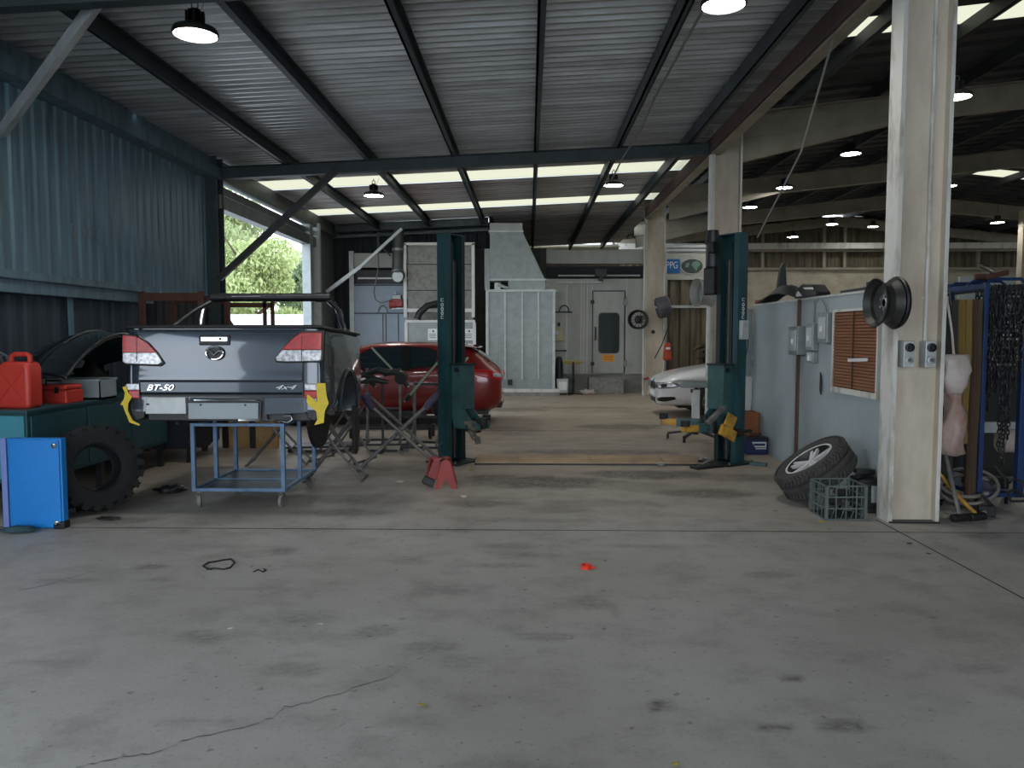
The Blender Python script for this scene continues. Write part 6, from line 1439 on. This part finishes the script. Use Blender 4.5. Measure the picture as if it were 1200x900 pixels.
# pile of bonnets behind the white car
for k, (dx, dz, mm, lab) in enumerate(((0, 0, 'olive', 'olive car panel, top of the stack behind the white sedan'), (.1, -.22, 'dgreen', 'dark green car panel under the olive one behind the sedan'))):
    rows = [[(3.95+.28*i+dx, 17.8+.2*j, 1.36+dz+.16*math.sin(PI*i/7.5)-.03*j) for j in range(5)] for i in range(8)]
    m = MB(); m.solid_grid(rows, (0, 0, -.05)); tag(m.build('stacked_bonnet', mm, smooth=True), lab, 'car panel')
o = thing('panel_cradle', 'dark steel cradle holding the car panels behind the white sedan', 'cradle', (4.7, 18.2, 0))
for x in (-.5, .6):
    for y in (-.3, .4): m = MB(); m.bar((x, y, 0), (x, y, 1.2), .05); m.build('leg', 'dsteel', o)
m = MB(); m.bx(-.6, .7, -.35, .45, 1.08, 1.13); m.build('top', 'dsteel', o); m = MB(); m.bx(-.55, .65, -.3, .4, .4, .9); m.build('stored_bin', 'black', o)
o = thing('fire_hose_cabinet', 'orange-red bottle unit beside the farthest column', 'fire unit', P(782, 412, 18.6))
m = MB(); m.box((0, 0, -.0), (.2, .16, .42), taper=(.7, .8)); m.build('body', 'orangefire', o, bevel=.03); m = MB(); m.cyl((.04, 0, .2), (.04, 0, .30), .03); m.build('neck', 'black', o); m = MB(); m.bar((0, 0, -.2), (0, 0, -(P(782, 412, 18.6).z)), .05); m.build('stand', 'dsteel', o)
m = MB(); m.box((0, -.09, .08), (.1, .01, .05)); m.build('label_patch', 'label', o)
# swivel stool / work table in front of the white sedan
o = thing('wheeled_worktable', 'grey-topped workshop table on a white pedestal before the white sedan', 'table', (2.62, 11.6, 0))
m = MB(); m.prism([(-.42, .86), (-.36, .80), (.3, .80), (.36, .86), (.30, .89), (-.34, .89)], -.22, .22, 'y'); m.build('tray_top', 'galv', o, bevel=.01)
m = MB(); m.bx(-.16, -.05, -.04, .04, .20, .76); m.build('pedestal', 'white', o, bevel=.01); m = MB(); m.cyl((-.10, 0, .74), (-.10, 0, .82), .03); m.box((-.08, 0, .74), (.2, .06, .05)); m.build('clamp_head', 'black', o)
for a in (.4, 1.6, 2.8, 4.1, 5.3): m = MB(); d = Vector((math.cos(a), math.sin(a), 0)); m.bar(Vector((-.1, 0, .15)), Vector((-.1, 0, .08))+d*.42, .045, .03); m.cyl(Vector((-.1, 0, .035))+d*.42+Vector((-.015, 0, 0)), Vector((-.1, 0, .035))+d*.42+Vector((.015, 0, 0)), .035, n=14); m.build('base_arm', 'black', o)
m = MB(); m.cyl((-.10, 0, .08), (-.1, 0, .22), .04); m.build('hub', 'dsteel', o)
# bits on the floor
def litter(name, label, cat, px, py, m_, s, kind='flat', seed=1):
    q = gr(px, py); random.seed(seed); m = MB()
    n = 7; P_ = [(math.cos(2*PI*k/n)*s*random.uniform(.6, 1.1), math.sin(2*PI*k/n)*s*.7*random.uniform(.6, 1.1)) for k in range(n)]
    A = [m.bm.verts.new((x, y, .003+random.uniform(0, s*.4))) for x, y in P_]; c = m.bm.verts.new((0, 0, s*.5))
    for k in range(n): m.bm.faces.new((A[k], A[(k+1) % n], c))
    bmesh.ops.solidify(m.bm, geom=m.bm.faces[:], thickness=.002)
    return tag(m.build(name, m_, loc=(q.x, q.y, .001)), label, cat)
litter('paper_scrap', 'white paper scrap on the floor in front of the red axle stand', 'litter', 543, 583, 'whitelitter', .045, seed=1)
litter('paper_scrap', 'white scrap on the floor between the trolley and the red axle stand', 'litter', 468, 566, 'whitelitter', .05, seed=2)
litter('dry_leaf', 'yellow-green dry leaf on the open floor near the long crack', 'leaf', 495, 828, 'leafy', .028, seed=3)
litter('dry_leaf', 'yellow leaf at the front foot of the milk crate', 'leaf', 963, 613, 'leafy', .04, seed=4)
litter('dry_leaf', 'yellow leaf on the floor left of the milk crate past the joint', 'leaf', 908, 623, 'leafy', .028, seed=5)
litter('dry_leaf', 'cream leaf at the bottom edge of the floor, left of centre', 'leaf', 791, 897, 'leafy', .02, seed=6)
litter('dry_leaf', 'yellow leaf before the floor plate beside the left lift base', 'leaf', 552, 552, 'leafy', .05, seed=7)
litter('paper_scrap', 'tiny white scrap on the oil scuff in front of the blue cabinet', 'litter', 182, 662, 'whitelitter', .022, seed=8)
litter('paper_scrap', 'small white sliver lying below the wire loop on the floor', 'litter', 375, 733, 'whitelitter', .024, seed=9)
litter('paper_scrap', 'white chip in the middle of the floor scuffs left of the sliver', 'litter', 270, 738, 'whitelitter', .022, seed=10)
litter('stone_chip', 'dark stone chip beside the joint right of the near column', 'stone', 1088, 650, 'mark', .022, seed=11)
litter('stone_chip', 'dark pebble cluster on the joint below the near column', 'stone', 1066, 638, 'mark', .025, seed=12)
litter('stone_chip', 'dark chip on the floor left of the milk crate', 'stone', 909, 600, 'mark', .03, seed=13)
litter('paper_scrap', 'pale flattened cup lid in front of the tan floor plate', 'litter', 775, 546, 'galv_l', .08, seed=14)
q = gr(687, 666); o = thing('bottle_cap', 'bright red plastic cap lying on the open floor', 'cap', (q.x, q.y, .0))
m = MB(); m.lathe([(.0, .004), (.032, .004), (.036, .0), (.036, .026), (.031, .026), (.028, .008), (0, .008)], 20); m.build('ring', 'redcap', o, smooth=True); m = MB(); m.bar((.02, 0, .01), (.065, -.01, .008), .02, .01); m.build('tab', 'redcap', o)
pts = [(238,664),(244,660),(252,659),(262,657),(271,656),(275,660),(270,666),(262,668),(252,667),(243,668),(240,665)]
m = MB(); m.tube([gr(*p)+Vector((0, 0, .006)) for p in pts], .006, 6); m.tube([gr(*p)+Vector((0, 0, .006)) for p in ((238, 664), (243, 667), (248, 668))], .007, 6)
tag(m.build('wire_loop', 'black', smooth=True), 'small loop of black wire on the open floor', 'wire')
m = MB(); m.tube([gr(*p)+Vector((0, 0, .005)) for p in ((297, 671), (303, 668), (308, 671), (312, 669), (309, 667))], .004, 5); tag(m.build('wire_scrap', 'black'), 'short bent wire scrap right of the black wire loop', 'wire')

# ================================================================== LIGHT
w = bpy.data.worlds.new('overcast_sky'); bpy.context.scene.world = w; w.use_nodes = True; nt = w.node_tree
bg = nt.nodes['Background']; tc = nt.nodes.new('ShaderNodeTexCoord'); sp = nt.nodes.new('ShaderNodeSeparateXYZ'); nt.links.new(tc.outputs['Generated'], sp.inputs[0])
rp = nt.nodes.new('ShaderNodeValToRGB'); rp.color_ramp.elements[0].position = .0; rp.color_ramp.elements[0].color = (.9, .95, 1, 1)
rp.color_ramp.elements[1].position = 1; rp.color_ramp.elements[1].color = (.62, .76, 1, 1)
nt.links.new(sp.outputs['Z'], rp.inputs[0]); nt.links.new(rp.outputs[0], bg.inputs[0]); bg.inputs[1].default_value = 1.5
sc = bpy.context.scene
sc.view_settings.view_transform = 'Standard'; sc.view_settings.look = 'None'; sc.view_settings.gamma = 1; sc.view_settings.exposure = 1.66
sc.view_settings.use_curve_mapping = False
sc.cycles.max_bounces = 7; sc.cycles.diffuse_bounces = 4; sc.cycles.glossy_bounces = 3; sc.cycles.transparent_max_bounces = 8
sc.cycles.use_denoising = True
